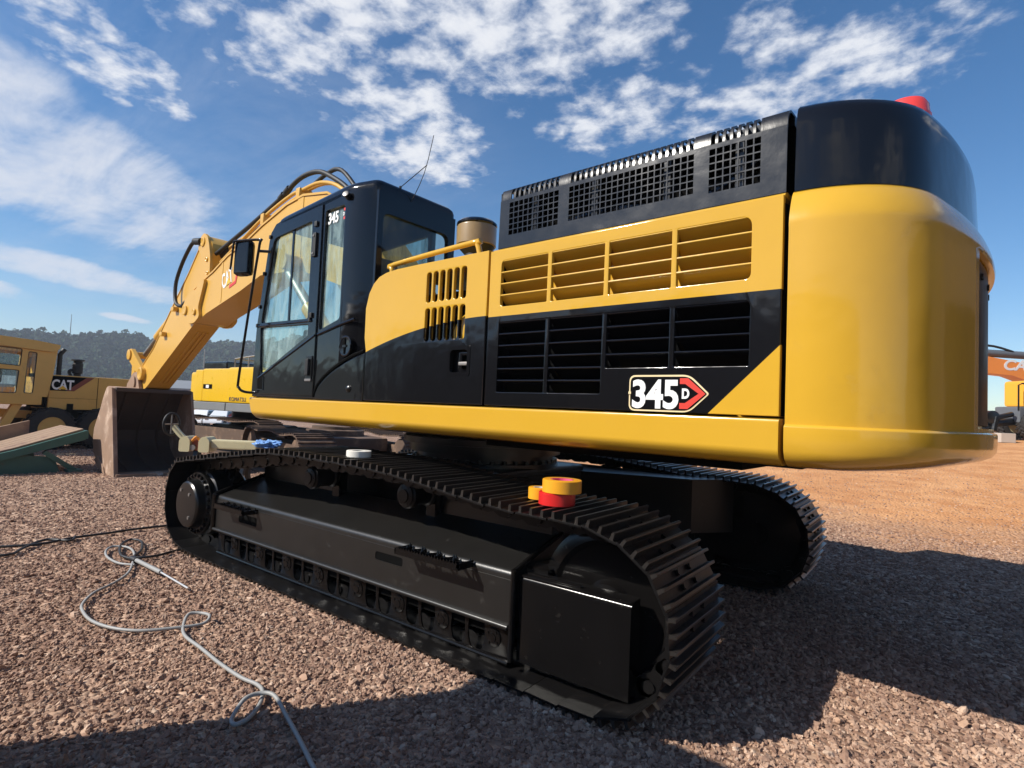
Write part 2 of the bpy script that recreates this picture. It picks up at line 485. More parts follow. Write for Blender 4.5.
# ---- loose stones lying over the ground (uncountable)
def stone_mat():
    m = bpy.data.materials.new('loose_stone'); m.use_nodes = True
    t = NT(m.node_tree); b = t.n['Principled BSDF']
    oi = t.new('ShaderNodeObjectInfo'); g = t.new('ShaderNodeNewGeometry')
    cr = t.new('ShaderNodeValToRGB'); t.l.new(oi.outputs['Random'], cr.inputs[0])
    e = cr.color_ramp.elements
    e[0].color = (.13, .070, .052, 1); e[1].color = (.74, .58, .45, 1)
    for p, c in ((.2, (.23, .135, .098, 1)), (.45, (.345, .222, .16, 1)), (.7, (.47, .325, .24, 1)), (.88, (.50, .32, .215, 1))):
        x = e.new(p); x.color = c
    n = t.noise(g.outputs['Position'], 60, 4, .6)
    c = t.mix(n, cr.outputs[0], t.mix(.5, cr.outputs[0], (.45, .31, .22)))
    lg = t.ss(t.noise(g.outputs['Position'], .55, 4, .6), .35, .68)
    c = t.mix(lg, t.mix(.5, c, (.18, .10, .075)), c)
    t.l.new(c, b.inputs['Base Color']); b.inputs['Roughness'].default_value = .9; b.inputs['Specular IOR Level'].default_value = .2
    t.l.new(t.bump(t.noise(g.outputs['Position'], 120, 4, .6), .5, .004), b.inputs['Normal'])
    return m


def scatter_group(name, density, rmin, rmax, falloff, mat_, seed, flat=0.74):
    ng = bpy.data.node_groups.new(name, 'GeometryNodeTree')
    ng.interface.new_socket('Geometry', in_out='INPUT', socket_type='NodeSocketGeometry')
    ng.interface.new_socket('Geometry', in_out='OUTPUT', socket_type='NodeSocketGeometry')
    N = ng.nodes; L = ng.links
    gi = N.new('NodeGroupInput'); go = N.new('NodeGroupOutput')
    pos = N.new('GeometryNodeInputPosition')
    dv = N.new('ShaderNodeVectorMath'); dv.operation = 'DISTANCE'; L.new(pos.outputs[0], dv.inputs[0]); dv.inputs[1].default_value = (-2.6, 3.2, 0)
    a = N.new('ShaderNodeMath'); a.operation = 'DIVIDE'; L.new(dv.outputs['Value'], a.inputs[0]); a.inputs[1].default_value = falloff
    p2 = N.new('ShaderNodeMath'); p2.operation = 'POWER'; L.new(a.outputs[0], p2.inputs[0]); p2.inputs[1].default_value = 2.0
    ad = N.new('ShaderNodeMath'); ad.operation = 'ADD'; L.new(p2.outputs[0], ad.inputs[0]); ad.inputs[1].default_value = 1.0
    dn = N.new('ShaderNodeMath'); dn.operation = 'DIVIDE'; dn.inputs[0].default_value = density; L.new(ad.outputs[0], dn.inputs[1])
    dp = N.new('GeometryNodeDistributePointsOnFaces'); dp.distribute_method = 'RANDOM'
    L.new(gi.outputs[0], dp.inputs['Mesh']); L.new(dn.outputs[0], dp.inputs['Density']); dp.inputs['Seed'].default_value = seed
    jn = N.new('GeometryNodeJoinGeometry')
    for k in range(6):
        ic = N.new('GeometryNodeMeshIcoSphere'); ic.inputs['Radius'].default_value = 1.0; ic.inputs['Subdivisions'].default_value = 2
        ps = N.new('GeometryNodeInputPosition')
        of = N.new('ShaderNodeVectorMath'); of.operation = 'ADD'; L.new(ps.outputs[0], of.inputs[0]); of.inputs[1].default_value = (k*7.3, k*3.1, k*5.7)
        vz = N.new('ShaderNodeTexVoronoi'); vz.inputs['Scale'].default_value = 0.9; vz.distance = 'MANHATTAN'; L.new(of.outputs[0], vz.inputs['Vector'])
        mu = N.new('ShaderNodeMath'); mu.operation = 'MULTIPLY_ADD'; L.new(vz.outputs['Distance'], mu.inputs[0]); mu.inputs[1].default_value = -0.75; mu.inputs[2].default_value = 1.25
        nv = N.new('ShaderNodeVectorMath'); nv.operation = 'SCALE'; L.new(ps.outputs[0], nv.inputs[0]); L.new(mu.outputs[0], nv.inputs['Scale'])
        sc = N.new('ShaderNodeVectorMath'); sc.operation = 'MULTIPLY'; L.new(nv.outputs[0], sc.inputs[0]); sc.inputs[1].default_value = (1.0, 0.72+.05*k, flat)
        sp = N.new('GeometryNodeSetPosition'); L.new(ic.outputs['Mesh'], sp.inputs['Geometry']); L.new(sc.outputs[0], sp.inputs['Position'])
        sm = N.new('GeometryNodeSetMaterial'); L.new(sp.outputs[0], sm.inputs[0]); sm.inputs['Material'].default_value = mat_
        gt = N.new('GeometryNodeGeometryToInstance'); L.new(sm.outputs[0], gt.inputs[0])
        L.new(gt.outputs[0], jn.inputs[0])
    io = N.new('GeometryNodeInstanceOnPoints'); L.new(dp.outputs['Points'], io.inputs['Points']); L.new(jn.outputs[0], io.inputs['Instance'])
    io.inputs['Pick Instance'].default_value = True
    ri = N.new('FunctionNodeRandomValue'); ri.data_type = 'INT'; ri.inputs['Min'].default_value = 0; ri.inputs['Max'].default_value = 5
    io_i = io.inputs['Instance Index']; L.new([o for o in ri.outputs if o.enabled][0], io_i)
    for s_ in ri.inputs:
        if s_.name == 'Max' and s_.type == 'INT': s_.default_value = 5
    rr = N.new('FunctionNodeRandomValue'); rr.data_type = 'FLOAT_VECTOR'
    rr.inputs[0].default_value = (-.9, -.9, 0); rr.inputs[1].default_value = (.9, .9, 6.283); rr.inputs['Seed'].default_value = 3
    L.new(rr.outputs[0], io.inputs['Rotation'])
    rs = N.new('FunctionNodeRandomValue'); rs.data_type = 'FLOAT'
    rs.inputs[2].default_value = 0.0; rs.inputs[3].default_value = 1.0; rs.inputs['Seed'].default_value = 9
    pw = N.new('ShaderNodeMath'); pw.operation = 'POWER'; L.new(rs.outputs[1], pw.inputs[0]); pw.inputs[1].default_value = 1.8
    ml = N.new('ShaderNodeMath'); ml.operation = 'MULTIPLY_ADD'; L.new(pw.outputs[0], ml.inputs[0]); ml.inputs[1].default_value = rmax-rmin; ml.inputs[2].default_value = rmin
    L.new(ml.outputs[0], io.inputs['Scale'])
    L.new(io.outputs[0], go.inputs[0])
    return ng


M_stone = stone_mat()


def patch(name, pts, ng, nx=14):
    """a sheet just under the ground surface that carries scattered stones"""
    b = MB(); b.mi(M_ground)
    (x0, y0), (x1, y1) = pts
    nx_ = max(2, int((x1-x0)/1.0)); ny_ = max(2, int((y1-y0)/1.0))
    VV = [[b.bm.verts.new((x0+(x1-x0)*a/nx_, y0+(y1-y0)*c/ny_, gz(x0+(x1-x0)*a/nx_, y0+(y1-y0)*c/ny_)+0.001)) for c in range(ny_+1)] for a in range(nx_+1)]
    for a in range(nx_):
        for c in range(ny_): b.bm.faces.new((VV[a][c], VV[a+1][c], VV[a+1][c+1], VV[a][c+1]))
    o = b.build(name, weld=False)
    md = o.modifiers.new('stones', 'NODES'); md.node_group = ng
    return kind(o, 'stuff')


patch('gravel', ((-6.5, -5.2), (9, 4.6)), scatter_group('gravel_scatter', 2500, 0.008, 0.029, 4.2, M_stone, 1))
patch('gravel_far', ((9, -4), (16, 3)), scatter_group('gravel_scatter_far', 1500, 0.016, 0.034, 6.0, M_stone, 4))
_sg = scatter_group('gravel_scatter_soil', 420, 0.006, 0.024, 6.0, M_stone, 6)
patch('gravel_soil', ((-9, -14), (6, -5.2)), _sg)
patch('gravel_large', ((-6, -4), (8, 4.4)), scatter_group('gravel_scatter_large', 42, 0.024, 0.052, 9.0, M_stone, 11))

# ---- distant wooded hills
M_hill = mat('hill_soil', (.06, .075, .045), .95, var=.3, vscale=.02)
hb = MB(); hb.mi(M_hill)


def hill_h(a, t):
    """a: azimuth in degrees, t: 0 (foot) .. 1 (crest)"""
    env = smooth01((a+62)/16)*1.0
    crest = 37+5*math.sin(a*0.16+.6)+3*math.sin(a*0.41+2)+2*math.sin(a*.93)
    return max(0.0, crest*env*smooth01(t))


HA = [a for a in range(-66, 70, 2)]
HR = [330, 380, 430, 480, 520, 560, 640]
def hpos(a, r):
    t = (r-330)/190.0
    z = hill_h(a, t)-1.5
    return Vector((CAM.x+r*math.cos(R(a)), CAM.y+r*math.sin(R(a)), z))
HV = [[hb.bm.verts.new(hpos(a, r)) for r in HR] for a in HA]
for a in range(len(HA)-1):
    for r in range(len(HR)-1): hb.bm.faces.new((HV[a][r], HV[a+1][r], HV[a+1][r+1], HV[a][r+1]))
kind(hb.build('hills', ang=80), 'structure')


def leaf_mat(name, c0, c1):
    m = bpy.data.materials.new(name); m.use_nodes = True
    t = NT(m.node_tree); b = t.n['Principled BSDF']
    oi = t.new('ShaderNodeObjectInfo'); g = t.new('ShaderNodeNewGeometry')
    n = t.noise(g.outputs['Position'], .35, 3, .6)
    f = t.math('ADD', t.math('MULTIPLY', n, .6), t.math('MULTIPLY', oi.outputs['Random'], .5), clamp=True)
    t.l.new(t.mix(f, c0, c1), b.inputs['Base Color']); b.inputs['Roughness'].default_value = .9
    b.inputs['Specular IOR Level'].default_value = .1
    return m


# far wood: one mass of crowns, each a spray of little leaf clumps on a trunk
M_leaf = leaf_mat('far_foliage', (.015, .034, .020), (.038, .064, .034))
M_bark = mat('bark', (.05, .035, .025), .9)
def crown_mesh(seed, conifer):
    r = random.Random(seed); b = MB(); i = b.mi(M_leaf)
    H = r.uniform(8, 13); Wd = H*(.20 if conifer else .36)
    b.tube([(0, 0, 0), (0, 0, H*.8)], lambda t: .22*(1-t)+.05, M_bark, 5)
    for k in range(80):
        if conifer:
            t = r.random()**.8; rad = Wd*(1.05-t)*math.sqrt(r.random()); z = H*(.12+.9*t)
        else:
            u = r.uniform(-1, 1); t = 0; rad = Wd*math.sqrt(max(0, 1-u*u))*r.random()**.4*(1+.25*math.sin(seed+5*u)); z = H*(.58+.40*u)
        an = r.uniform(0, 6.283); c = Vector((rad*math.cos(an), rad*math.sin(an), z)); s_ = r.uniform(.6, 1.5)
        n = Vector((r.gauss(0, 1), r.gauss(0, 1), r.gauss(0, 1)+.7)).normalized(); p = n.orthogonal().normalized(); q = n.cross(p)
        vs = [b.bm.verts.new(c+(p*math.cos(w_)+q*math.sin(w_))*s_*r.uniform(.6, 1.1)+n*r.uniform(-.15, .15)) for w_ in (0, 1.3, 2.6, 3.8, 5.1)]
        b.bm.faces.new(vs).material_index = i
    bmesh.ops.recalc_face_normals(b.bm, faces=b.bm.faces)
    me = bpy.data.meshes.new('crown'); b.bm.to_mesh(me); b.bm.free()
    for m_ in b.mats: me.materials.append(m_)
    return me


def forest():
    """all the wood's trees merged into one mesh"""
    src = [crown_mesh(s_, s_ == 3) for s_ in range(6)]
    import numpy as np
    data = []
    for me in src:
        co = np.empty(len(me.vertices)*3); me.vertices.foreach_get('co', co)
        data.append((co.reshape(-1, 3), [tuple(p.vertices) for p in me.polygons], [p.material_index for p in me.polygons]))
    r = random.Random(5); vs = []; fs = []; ms = []; off = 0
    for k in range(5200):
        a = r.uniform(-56, 12); rr = 335+195*r.random()**.8
        p = hpos(a, rr)
        if hill_h(a, (rr-330)/190) < 2 and r.random() < .6: continue
        co, pl, mi_ = data[r.randrange(6)]
        sc = r.uniform(.6, 1.1); an = r.uniform(0, 6.28); c_, s_ = math.cos(an)*sc, math.sin(an)*sc
        q = np.empty_like(co); q[:, 0] = co[:, 0]*c_-co[:, 1]*s_+p.x; q[:, 1] = co[:, 0]*s_+co[:, 1]*c_+p.y; q[:, 2] = co[:, 2]*sc+p.z-.4
        vs.append(q); fs += [tuple(v+off for v in f) for f in pl]; ms += mi_; off += len(co)
    V_ = np.concatenate(vs)
    me = bpy.data.meshes.new('forest'); me.from_pydata(V_.tolist(), [], fs)
    me.materials.append(M_leaf); me.materials.append(M_bark)
    me.polygons.foreach_set('material_index', ms)
    o = bpy.data.objects.new('forest', me); COL.objects.link(o)
    for m_ in src: bpy.data.meshes.remove(m_)
    return kind(o, 'stuff')


forest()

# ================================================================ the excavator
UY = -0.0516
EX = thing('excavator', 'big yellow and black tracked excavator, freshly painted, filling the middle of the yard', 'excavator')
YS = 1.483                       # plane of its left side


def up(b, name, parent=None, **kw):
    """a part of the slewing upper structure (its frame is turned a little on the tracks)"""
    return b.build(name, parent or EX, rotz=UY if parent is None else 0.0, **kw)


# ---- tracks
TIP = [(2.72, .925), (2.2, 1.00), (1.55, 1.085), (.95, 1.158), (.2, 1.164), (-.5, 1.147), (-.98, 1.102), (-1.42, 1.052), (-1.75, 1.034), (-2.06, 1.034),
       (-2.28, .995), (-2.46, .90), (-2.585, .76), (-2.645, .58), (-2.64, .38), (-2.56, .19), (-2.42, .06), (-2.2, .0), (-1.5, -.015), (0, -.015), (1.5, -.015),
       (2.3, .0), (2.6, .035), (2.80, .15), (2.91, .33), (2.94, .50), (2.91, .68), (2.84, .83)]
def closed_path(pts, n):
    pts = [Vector((p[0], p[1])) for p in pts]; N = len(pts); q = []
    for k in range(N):
        p0, p1, p2, p3 = pts[k-1], pts[k], pts[(k+1) % N], pts[(k+2) % N]
        for j in range(12):
            t = j/12
            q.append(0.5*((2*p1)+(-p0+p2)*t+(2*p0-5*p1+4*p2-p3)*t*t+(-p0+3*p1-3*p2+p3)*t**3))
    L = [0]
    for k in range(len(q)): L.append(L[-1]+(q[(k+1) % len(q)]-q[k]).length)
    tot = L[-1]; out = []
    k = 0
    for m_ in range(n):
        s_ = tot*m_/n
        while L[k+1] < s_: k += 1
        f = (s_-L[k])/(L[k+1]-L[k]); out.append(q[k].lerp(q[(k+1) % len(q)], f))
    return out, tot


_, TL = closed_path(TIP, 10)
NSH = round(TL/0.222)
joints, _ = closed_path(TIP, NSH)


def make_track(yc):
    tb = MB(); cb = MB()
    ya, yb_ = yc-.375, yc+.375
    for k in range(NSH):
        p0, p1 = joints[k], joints[(k+1) % NSH]
        d = (p1-p0); Ln = d.length; d = d/Ln; n = Vector((d[1], -d[0]))     # outward normal for this winding
        c = (p0+p1)/2
        if n.dot(c-Vector((0.1, .5))) < 0: n = -n
        Mx = Matrix(((d[0], 0, n[0], c[0]), (0, 1, 0, 0), (d[1], 0, n[1], c[1]), (0, 0, 0, 1)))
        h = 0.038; th = 0.014
        # base plate (one edge folded down), three grouser bars, four bolts
        Mx = Mx @ Matrix.Rotation(rnd.uniform(.02, .05), 4, 'Y')
        tb.box(-Ln/2+.006, Ln/2-.004, ya+rnd.uniform(-.003, .003), yb_, -h-th, -h, M_track, 0.003, Mx)
        for g in (-.074, 0.0, .074):
            ch = rnd.uniform(-.002, .002)
            prof = [(g-.0125, -h), (g-.0090, -h+.008), (g-.0078, -.002+ch), (g-.0055, ch), (g+.0055, ch), (g+.0078, -.002+ch), (g+.0090, -h+.008), (g+.0125, -h)]
            tb.loft([[Mx @ Vector((u, y, v)) for u, v in prof] for y in (ya+.002, yb_-.002)], M_grs)
        for gx in (-.037, .037):
            for gy in (-.085, .085):
                p = Mx @ Vector((gx, yc+gy, -h)); tb.cyl(p, p+Vector((n[0], 0, n[1]))*.018, .016, M_track, seg=6)
        # link rails beneath
        for s_ in (-1, 1):
            pr = [(-.13, -h-th-.02), (-.10, -h-th-.0), (.10, -h-th-.0), (.13, -h-th-.03), (.12, -h-th-.10), (.05, -h-th-.105), (0, -h-th-.085), (-.05, -h-th-.105), (-.12, -h-th-.10)]
            cb.loft([[Mx @ Vector((u, yc+s_*(.105 if abs(u) < .06 else .105)+w_, v)) for u, v in pr] for w_ in (-.022, .022)], M_track)
        pp = Mx @ Vector((-Ln/2, yc-.14, -h-th-.06)); qq = Mx @ Vector((-Ln/2, yc+.14, -h-th-.06))
        cb.cyl(pp, qq, .034, M_track, seg=8)
    return tb, cb


YN, YF = 1.37, -1.60
tb, cb = make_track(YN)
track = tb.build('track', EX, ang=30, weld=False)
chain = cb.build('link_chain', track, ang=30, weld=False)
t2 = track.copy(); COL.objects.link(t2); t2.parent = EX; t2.location = (-.09, YF-YN, 0)
c2 = chain.copy(); COL.objects.link(c2); c2.parent = t2


# ---- track frame with rollers, guards, steps, hub and idler
def make_side():
    out = []
    # main beam: hollow section, rounded top edge, slot in the outer plate
    f = MB()
    ARC = [(math.cos(k*math.pi/16), math.sin(k*math.pi/16)) for k in range(9)]
    prof = [(1.60, .30)]+[(1.560+.040*c_, .580+.040*s_) for c_, s_ in ARC]+[(1.12, .765), (1.06, .765), (1.06, .30)]
    f.loft([[(x, y, z) for y, z in prof] for x in (-1.58, 2.06)], M_beam)
    f.plate([(-1.58, .300), (2.06, .300), (2.06, .562), (-1.58, .562)], [rect(-.63, -.34, .452, .512, .02), rect(1.30, 1.62, .42, .50, .02)], 1.606, .010, M_beam)
    f.box(-.64, -.33, 1.598, 1.6015, .447, .517, M_dark); f.box(1.29, 1.63, 1.598, 1.6015, .415, .505, M_dark)  # black sheets stand in for the shade inside both slots
    # lower flange bar, weld bead, rounded front lip, rear joint bar
    f.tube([(-1.57, 1.615, .287), (2.12, 1.615, .287)], .017, M_beam, 12)
    f.tube([(2.085, 1.617, .27), (2.085, 1.617, .58), (2.08, 1.585, .63), (2.08, 1.30, .72), (2.08, 1.10, .78)], .022, M_frame, 8, 4)
    f.tube([(-1.60, 1.617, .10), (-1.60, 1.617, .575), (-1.60, 1.585, .628), (-1.60, 1.30, .715), (-1.60, 1.10, .77)], .018, M_frame, 8, 4)
    f.box(-1.58, 2.06, 1.15, 1.56, .20, .31, M_dark)
    # roller guard: thin plate with pairs of openings, strip at its foot
    holes = []
    PX = [1.72, 1.275, .83, .37, -.12, -.575, -1.00, -1.43]
    for xm in [(PX[k]+PX[k+1])/2 for k in range(7)]+[1.94]:
        for x0, x1 in ((xm+.012, xm+.135), (xm-.150, xm-.012)):
            if x1 > 2.02: continue
            holes.append(rpoly([(x0+.022, .078), (x1-.022, .078), (x1, .16), (x1-.006, .270), (x0+.006, .270), (x0, .16)], [.03, .03, .0, .02, .02, .0], 4))
    f.plate([(-1.57, .068), (2.04, .068), (2.04, .284), (-1.57, .284)], holes, 1.575, .012, M_frame, .002)
    f.tube([(-1.56, 1.585, .068), (2.02, 1.585, .068)], .014, M_frame, 8)
    # rear idler guard
    sh = rpoly([(-1.63, .10), (-2.34, .10), (-2.34, .598), (-1.63, .598)], [.01, .02, .012, .01])
    f.prism([(1.14, .10), (1.585, .10)]+[(1.550+.035*c_, .568+.035*s_) for c_, s_ in ARC]+[(1.47, .605), (1.47, .14), (1.14, .14)], 'x', -2.335, -1.62, M_frame)
    f.plate([(-1.63, 1.46), (-1.63, 1.585), (-2.33, 1.585), (-2.33, 1.53), (-1.98, 1.53), (-1.90, 1.46)], [], .603, .012, M_frame, .002, 'z')
    f.box(-2.02, -1.66, 1.535, 1.56, .604, .618, M_frame, .004)
    f.box(-2.1, -1.6, 1.12, 1.16, .25, .62, M_frame); f.box(-1.75, -1.6, 1.16, 1.48, .15, .63, M_frame)
    # inner box that carries the final drive
    f.prism([(2.06, .34), (2.06, .67), (2.30, .66), (2.62, .60), (2.62, .38), (2.30, .33)], 'y', 1.14, 1.24, M_frame)
    o = f.build('track_frame', EX, ang=32, wn=False)
    out.append(o)
    for x in PX:
        r = MB()
        r.lathe((x, 1.17, .165), (0, 1, 0), [(0, .06), (.02, .105), (.06, .105), (.07, .085), (.22, .085), (.23, .105), (.26, .105), (.265, .05), (.36, .048), (.362, .04)], M_track, 20)
        r.lathe((x-.005, 1.573, .185), (0, 1, 0), [(0, .060), (.009, .059), (.012, .05), (.013, .028), (.018, .026), (.019, .0)], M_frame, 18)
        for a in range(4):
            an = a*1.571+.6; r.cyl((x-.005+.044*math.cos(an), 1.58, .185+.044*math.sin(an)), (x-.005+.044*math.cos(an), 1.591, .185+.044*math.sin(an)), .008, M_frame, seg=6)
        r.build('track_roller', o, ang=32)
    for x in (.72, -.48):
        r = MB()
        r.lathe((x, 1.22, .915), (0, 1, 0), [(0, .07), (.02, .095), (.05, .095), (.06, .08), (.19, .08), (.20, .098), (.24, .098), (.25, .085), (.262, .082), (.270, .05), (.280, .048), (.281, 0)], M_track, 24)
        for a in range(6):
            an = a*1.047; r.cyl((x+.064*math.cos(an), 1.48, .915+.064*math.sin(an)), (x+.064*math.cos(an), 1.489, .915+.064*math.sin(an)), .009, M_track, seg=6)
        r.box(x-.05, x+.05, 1.12, 1.21, .64, .96, M_frame, .01)
        r.build('carrier_roller', o, ang=32)
    for xa, xb in ((-.70, -1.27), (1.82, 1.30)):
        s_ = MB()
        xl, xr = min(xa, xb), max(xa, xb); z = .600 if xa < 0 else .555
        s_.prism([(xr-.02, z-.018), (xr, z), (xr, z+.022), (xl, z+.022), (xl, z), (xl+.02, z-.018)], 'y', 1.735, 1.750, M_frame)
        for xx in (xr-.006, xl+.006): s_.box(xx-.006, xx+.006, 1.60, 1.75, z-.018, z+.022, M_frame)
        n_ = int((xr-xl)/.026)
        for k in range(n_):                                  # serrated tread edges
            x = xl+.013+k*.026
            s_.prism([(x-.011, z+.020), (x, z+.036), (x+.011, z+.020)], 'y', 1.733, 1.752, M_frame)
        for k in range(4):
            x = xl+(xr-xl)*k/4; w_ = (xr-xl)/4
            s_.tube([(x+.01, 1.61, z+.008), (x+w_/2, 1.735, z+.008), (x+w_-.01, 1.61, z+.008)], .012, M_frame, 6)
            for j in range(5):
                t = j/4; yy = 1.62+.11*(1-abs(2*t-1)); s_.cyl((x+.01+(w_-.02)*t, yy, z+.016), (x+.01+(w_-.02)*t, yy, z+.036), .009, M_frame, .002, 6)
        s_.build('step', o, ang=30)
    # final drive with sprocket
    d = MB()
    cx, cz = 2.45, .483
    d.lathe((cx, 1.22, cz), (0, 1, 0), [(0, .30), (.03, .325), (.33, .325), (.345, .30), (.37, .315), (.40, .315), (.405, .245), (.42, .24)], M_blkm, 44)
    for a in range(26):
        an = a*2*math.pi/26; p = Vector((cx+.281*math.cos(an), 1.618, cz+.281*math.sin(an)))
        d.cyl(p, p+Vector((0, .026, 0)), .021, M_blk, seg=6); d.cyl(p+Vector((0, .002, 0)), p+Vector((0, .032, 0)), .011, M_blk, seg=8)
    teeth = []
    for k in range(21):
        a = 2*math.pi*k/21; s2 = math.pi/21
        for u, r_ in ((-.9, .33), (-.42, .345), (-.2, .41), (.2, .41), (.42, .345)): teeth.append((cx+r_*math.cos(a+u*s2), cz+r_*math.sin(a+u*s2)))
    d.prism(teeth, 'y', 1.34, 1.40, M_track)
    dr = d.build('drive_sprocket', EX, ang=30); out.append(dr)
    h = MB()
    h.lathe((cx, 1.63, cz), (0, 1, 0), [(0, .240), (.065, .236), (.082, .230), (.094, .215), (.098, .18), (.100, 0.0)], M_blkm, 48)
    for a, r_ in ((.9, .17), (2.2, .13), (4.1, .15)):
        h.cyl((cx+r_*math.cos(a), 1.725, cz+r_*math.sin(a)), (cx+r_*math.cos(a), 1.736, cz+r_*math.sin(a)), .018, M_steel, seg=8)
    h.build('hub_cover', dr, ang=30)
    w_ = MB()
    w_.lathe((-2.115, 1.20, .500), (0, 1, 0), [(0, .10), (.02, .11), (.05, .36), (.06, .44), (.075, .445), (.085, .40), (.17, .40), (.185, .445), (.20, .44), (.215, .405), (.225, .36), (.205, .33), (.20, .14), (.24, .12), (.26, .05), (.262, 0)], M_frame, 56)
    out.append(w_.build('idler_wheel', EX, ang=30))
    return out


near = make_side()
for o in near:                                   # the far side is the same set, turned round so that its outside faces out
    c = o.copy(); COL.objects.link(c); c.parent = EX; c.location = (-.09, YF+YN, 0); c.scale = (1, -1, 1)
    for ch in o.children:
        k = ch.copy(); COL.objects.link(k); k.parent = c

# ---- carbody and slewing ring
b = MB()
b.prism([(-2.02, -1.33), (-1.75, -.95), (-.75, -.60), (-.75, .45), (-1.5, .80), (-1.55, 1.14), (-.55, 1.14), (-.45, .8), (.65, .8), (.8, 1.14), (2.04, 1.14), (1.9, .75), (1.0, .45), (1.0, -.55), (1.6, -.85), (1.7, -1.32)], 'z', .50, 1.0, M_blkm)
b.box(-.72, .95, -.72, .66, .50, 1.06, M_blkm, .04)
b.build('carbody', EX)
b = MB()
b.lathe((0, 0, 1.04), (0, 0, 1), [(0, .72), (.05, .72), (.055, .67), (.12, .67), (.125, .74), (.20, .74), (.205, .80), (.26, .80)], M_blkm, 72)
for a in range(40):
    an = a*math.pi/20; b.cyl((.695*math.cos(an), .695*math.sin(an), 1.09), (.695*math.cos(an), .695*math.sin(an), 1.12), .02, M_blkm, seg=6)
b.build('slewing_ring', EX)

# ---- revolving floor frame with its bevelled side skirt
b = MB()
b.box(-3.10, 1.80, -1.40, 1.36, 1.385, 1.50, M_blkm)
b.box(-3.0, 1.6, -.45, .5, 1.30, 1.40, M_blkm, .02)
b.box(-2.9, -1.2, .7, 1.3, 1.33, 1.39, M_dark)
up(b, 'floor_frame')
b = MB()
prof = [(YS-.004, 1.588), (YS+.016, 1.583), (YS+.022, 1.570), (YS+.022, 1.455), (YS+.014, 1.425), (YS-.012, 1.392), (YS-.05, 1.378), (YS-.12, 1.378), (YS-.12, 1.588)]
def skx(z): return 1.90-.12*max(0, (1.588-z)/.21)**1.4
b.loft([[(skx(z)-.02, y-.012, z) for y, z in prof], [(skx(z), y, z) for y, z in prof][:0] or [(skx(z)-.008, y-.003, z) for y, z in prof], [(-1.30, y, z) for y, z in prof], [(-3.116, y, z) for y, z in prof]], M_yel)
up(b, 'side_skirt', ang=50)
b = MB()
b.loft([[(x, -y+.0, z) for y, z in prof] for x in (1.88, -3.116)], M_yel)
up(b, 'side_skirt', ang=50)

# ---- engine side panel with cooling slots
outl = [(-.012, 1.598), (-.012, 2.00), (.012, 2.10), (.016, 2.34), (-.02, 2.46), (-.07, 2.53), (-.14, 2.578), (-.23, 2.602), (-.36, 2.613), (-.6, 2.616), (-1.312, 2.616), (-1.312, 1.598)]
holes = []
for x in [-.735-.071*k for k in range(6)]:
    holes += [rpoly([(x-.025, 2.320), (x+.025, 2.320), (x+.025, 2.538), (x-.025, 2.538)], .025), rpoly([(x-.025, 2.040), (x+.025, 2.040), (x+.025, 2.276), (x-.025, 2.276)], .025)]
holes.append(rect(-1.165, -.99, 1.808, 1.972, .03))
b = MB()
b.plate(outl, holes, YS, .03, M_eng, .008)
# rolled top edge and top deck of the engine bay
b.loft([[(-.30, YS-.012, 2.604), (-.30, YS-.05, 2.622), (-.30, YS-.14, 2.632), (-.30, .30, 2.632), (-.30, .30, 2.60), (-.30, YS-.03, 2.58)],
        [(-1.312, YS-.012, 2.604), (-1.312, YS-.05, 2.622), (-1.312, YS-.14, 2.632), (-1.312, .30, 2.632), (-1.312, .30, 2.60), (-1.312, YS-.03, 2.58)]], M_yel)
ep = up(b, 'engine_panel', ang=40)
b = MB()
b.box(-1.175, -.98, YS-.06, YS-.045, 1.80, 1.98, M_blk)
b.plate(rect(-1.185, -.97, 1.788, 1.992, .02), [rect(-1.160, -.995, 1.813, 1.967, .03)], YS+.004, .006, M_blk)
b.box(-1.10, -1.07, YS-.05, YS-.008, 1.84, 1.95, M_blk, .006); b.box(-1.15, -1.07, YS-.04, YS-.004, 1.86, 1.885, M_steel, .006); b.box(-1.15, -1.08, YS-.05, YS-.01, 1.93, 1.95, M_blk, .004)
up(b, 'panel_latch', ep)
b = MB()
b.tube([(-.10, YS-.16, 2.56), (-.09, YS-.16, 2.68), (-.12, YS-.16, 2.715), (-1.00, YS-.16, 2.755), (-1.05, YS-.16, 2.735), (-1.085, YS-.16, 2.63)], .021, M_yel, 10, 4)
up(b, 'handrail', ang=60)

# lump of yellow engine parts glimpsed behind the slots
b = MB()
b.box(-1.25, -.15, .2, 1.22, 1.50, 2.45, M_dark)
b.lathe((-1.0, 1.22, 2.10), (0, 1, 0), [(0, .15), (.10, .15), (.14, .11), (.15, 0)], M_yel, 24)
b.cyl((-1.05, 1.26, 2.2), (-1.05, 1.26, 2.5), .06, M_yel, seg=16)
up(b, 'engine')

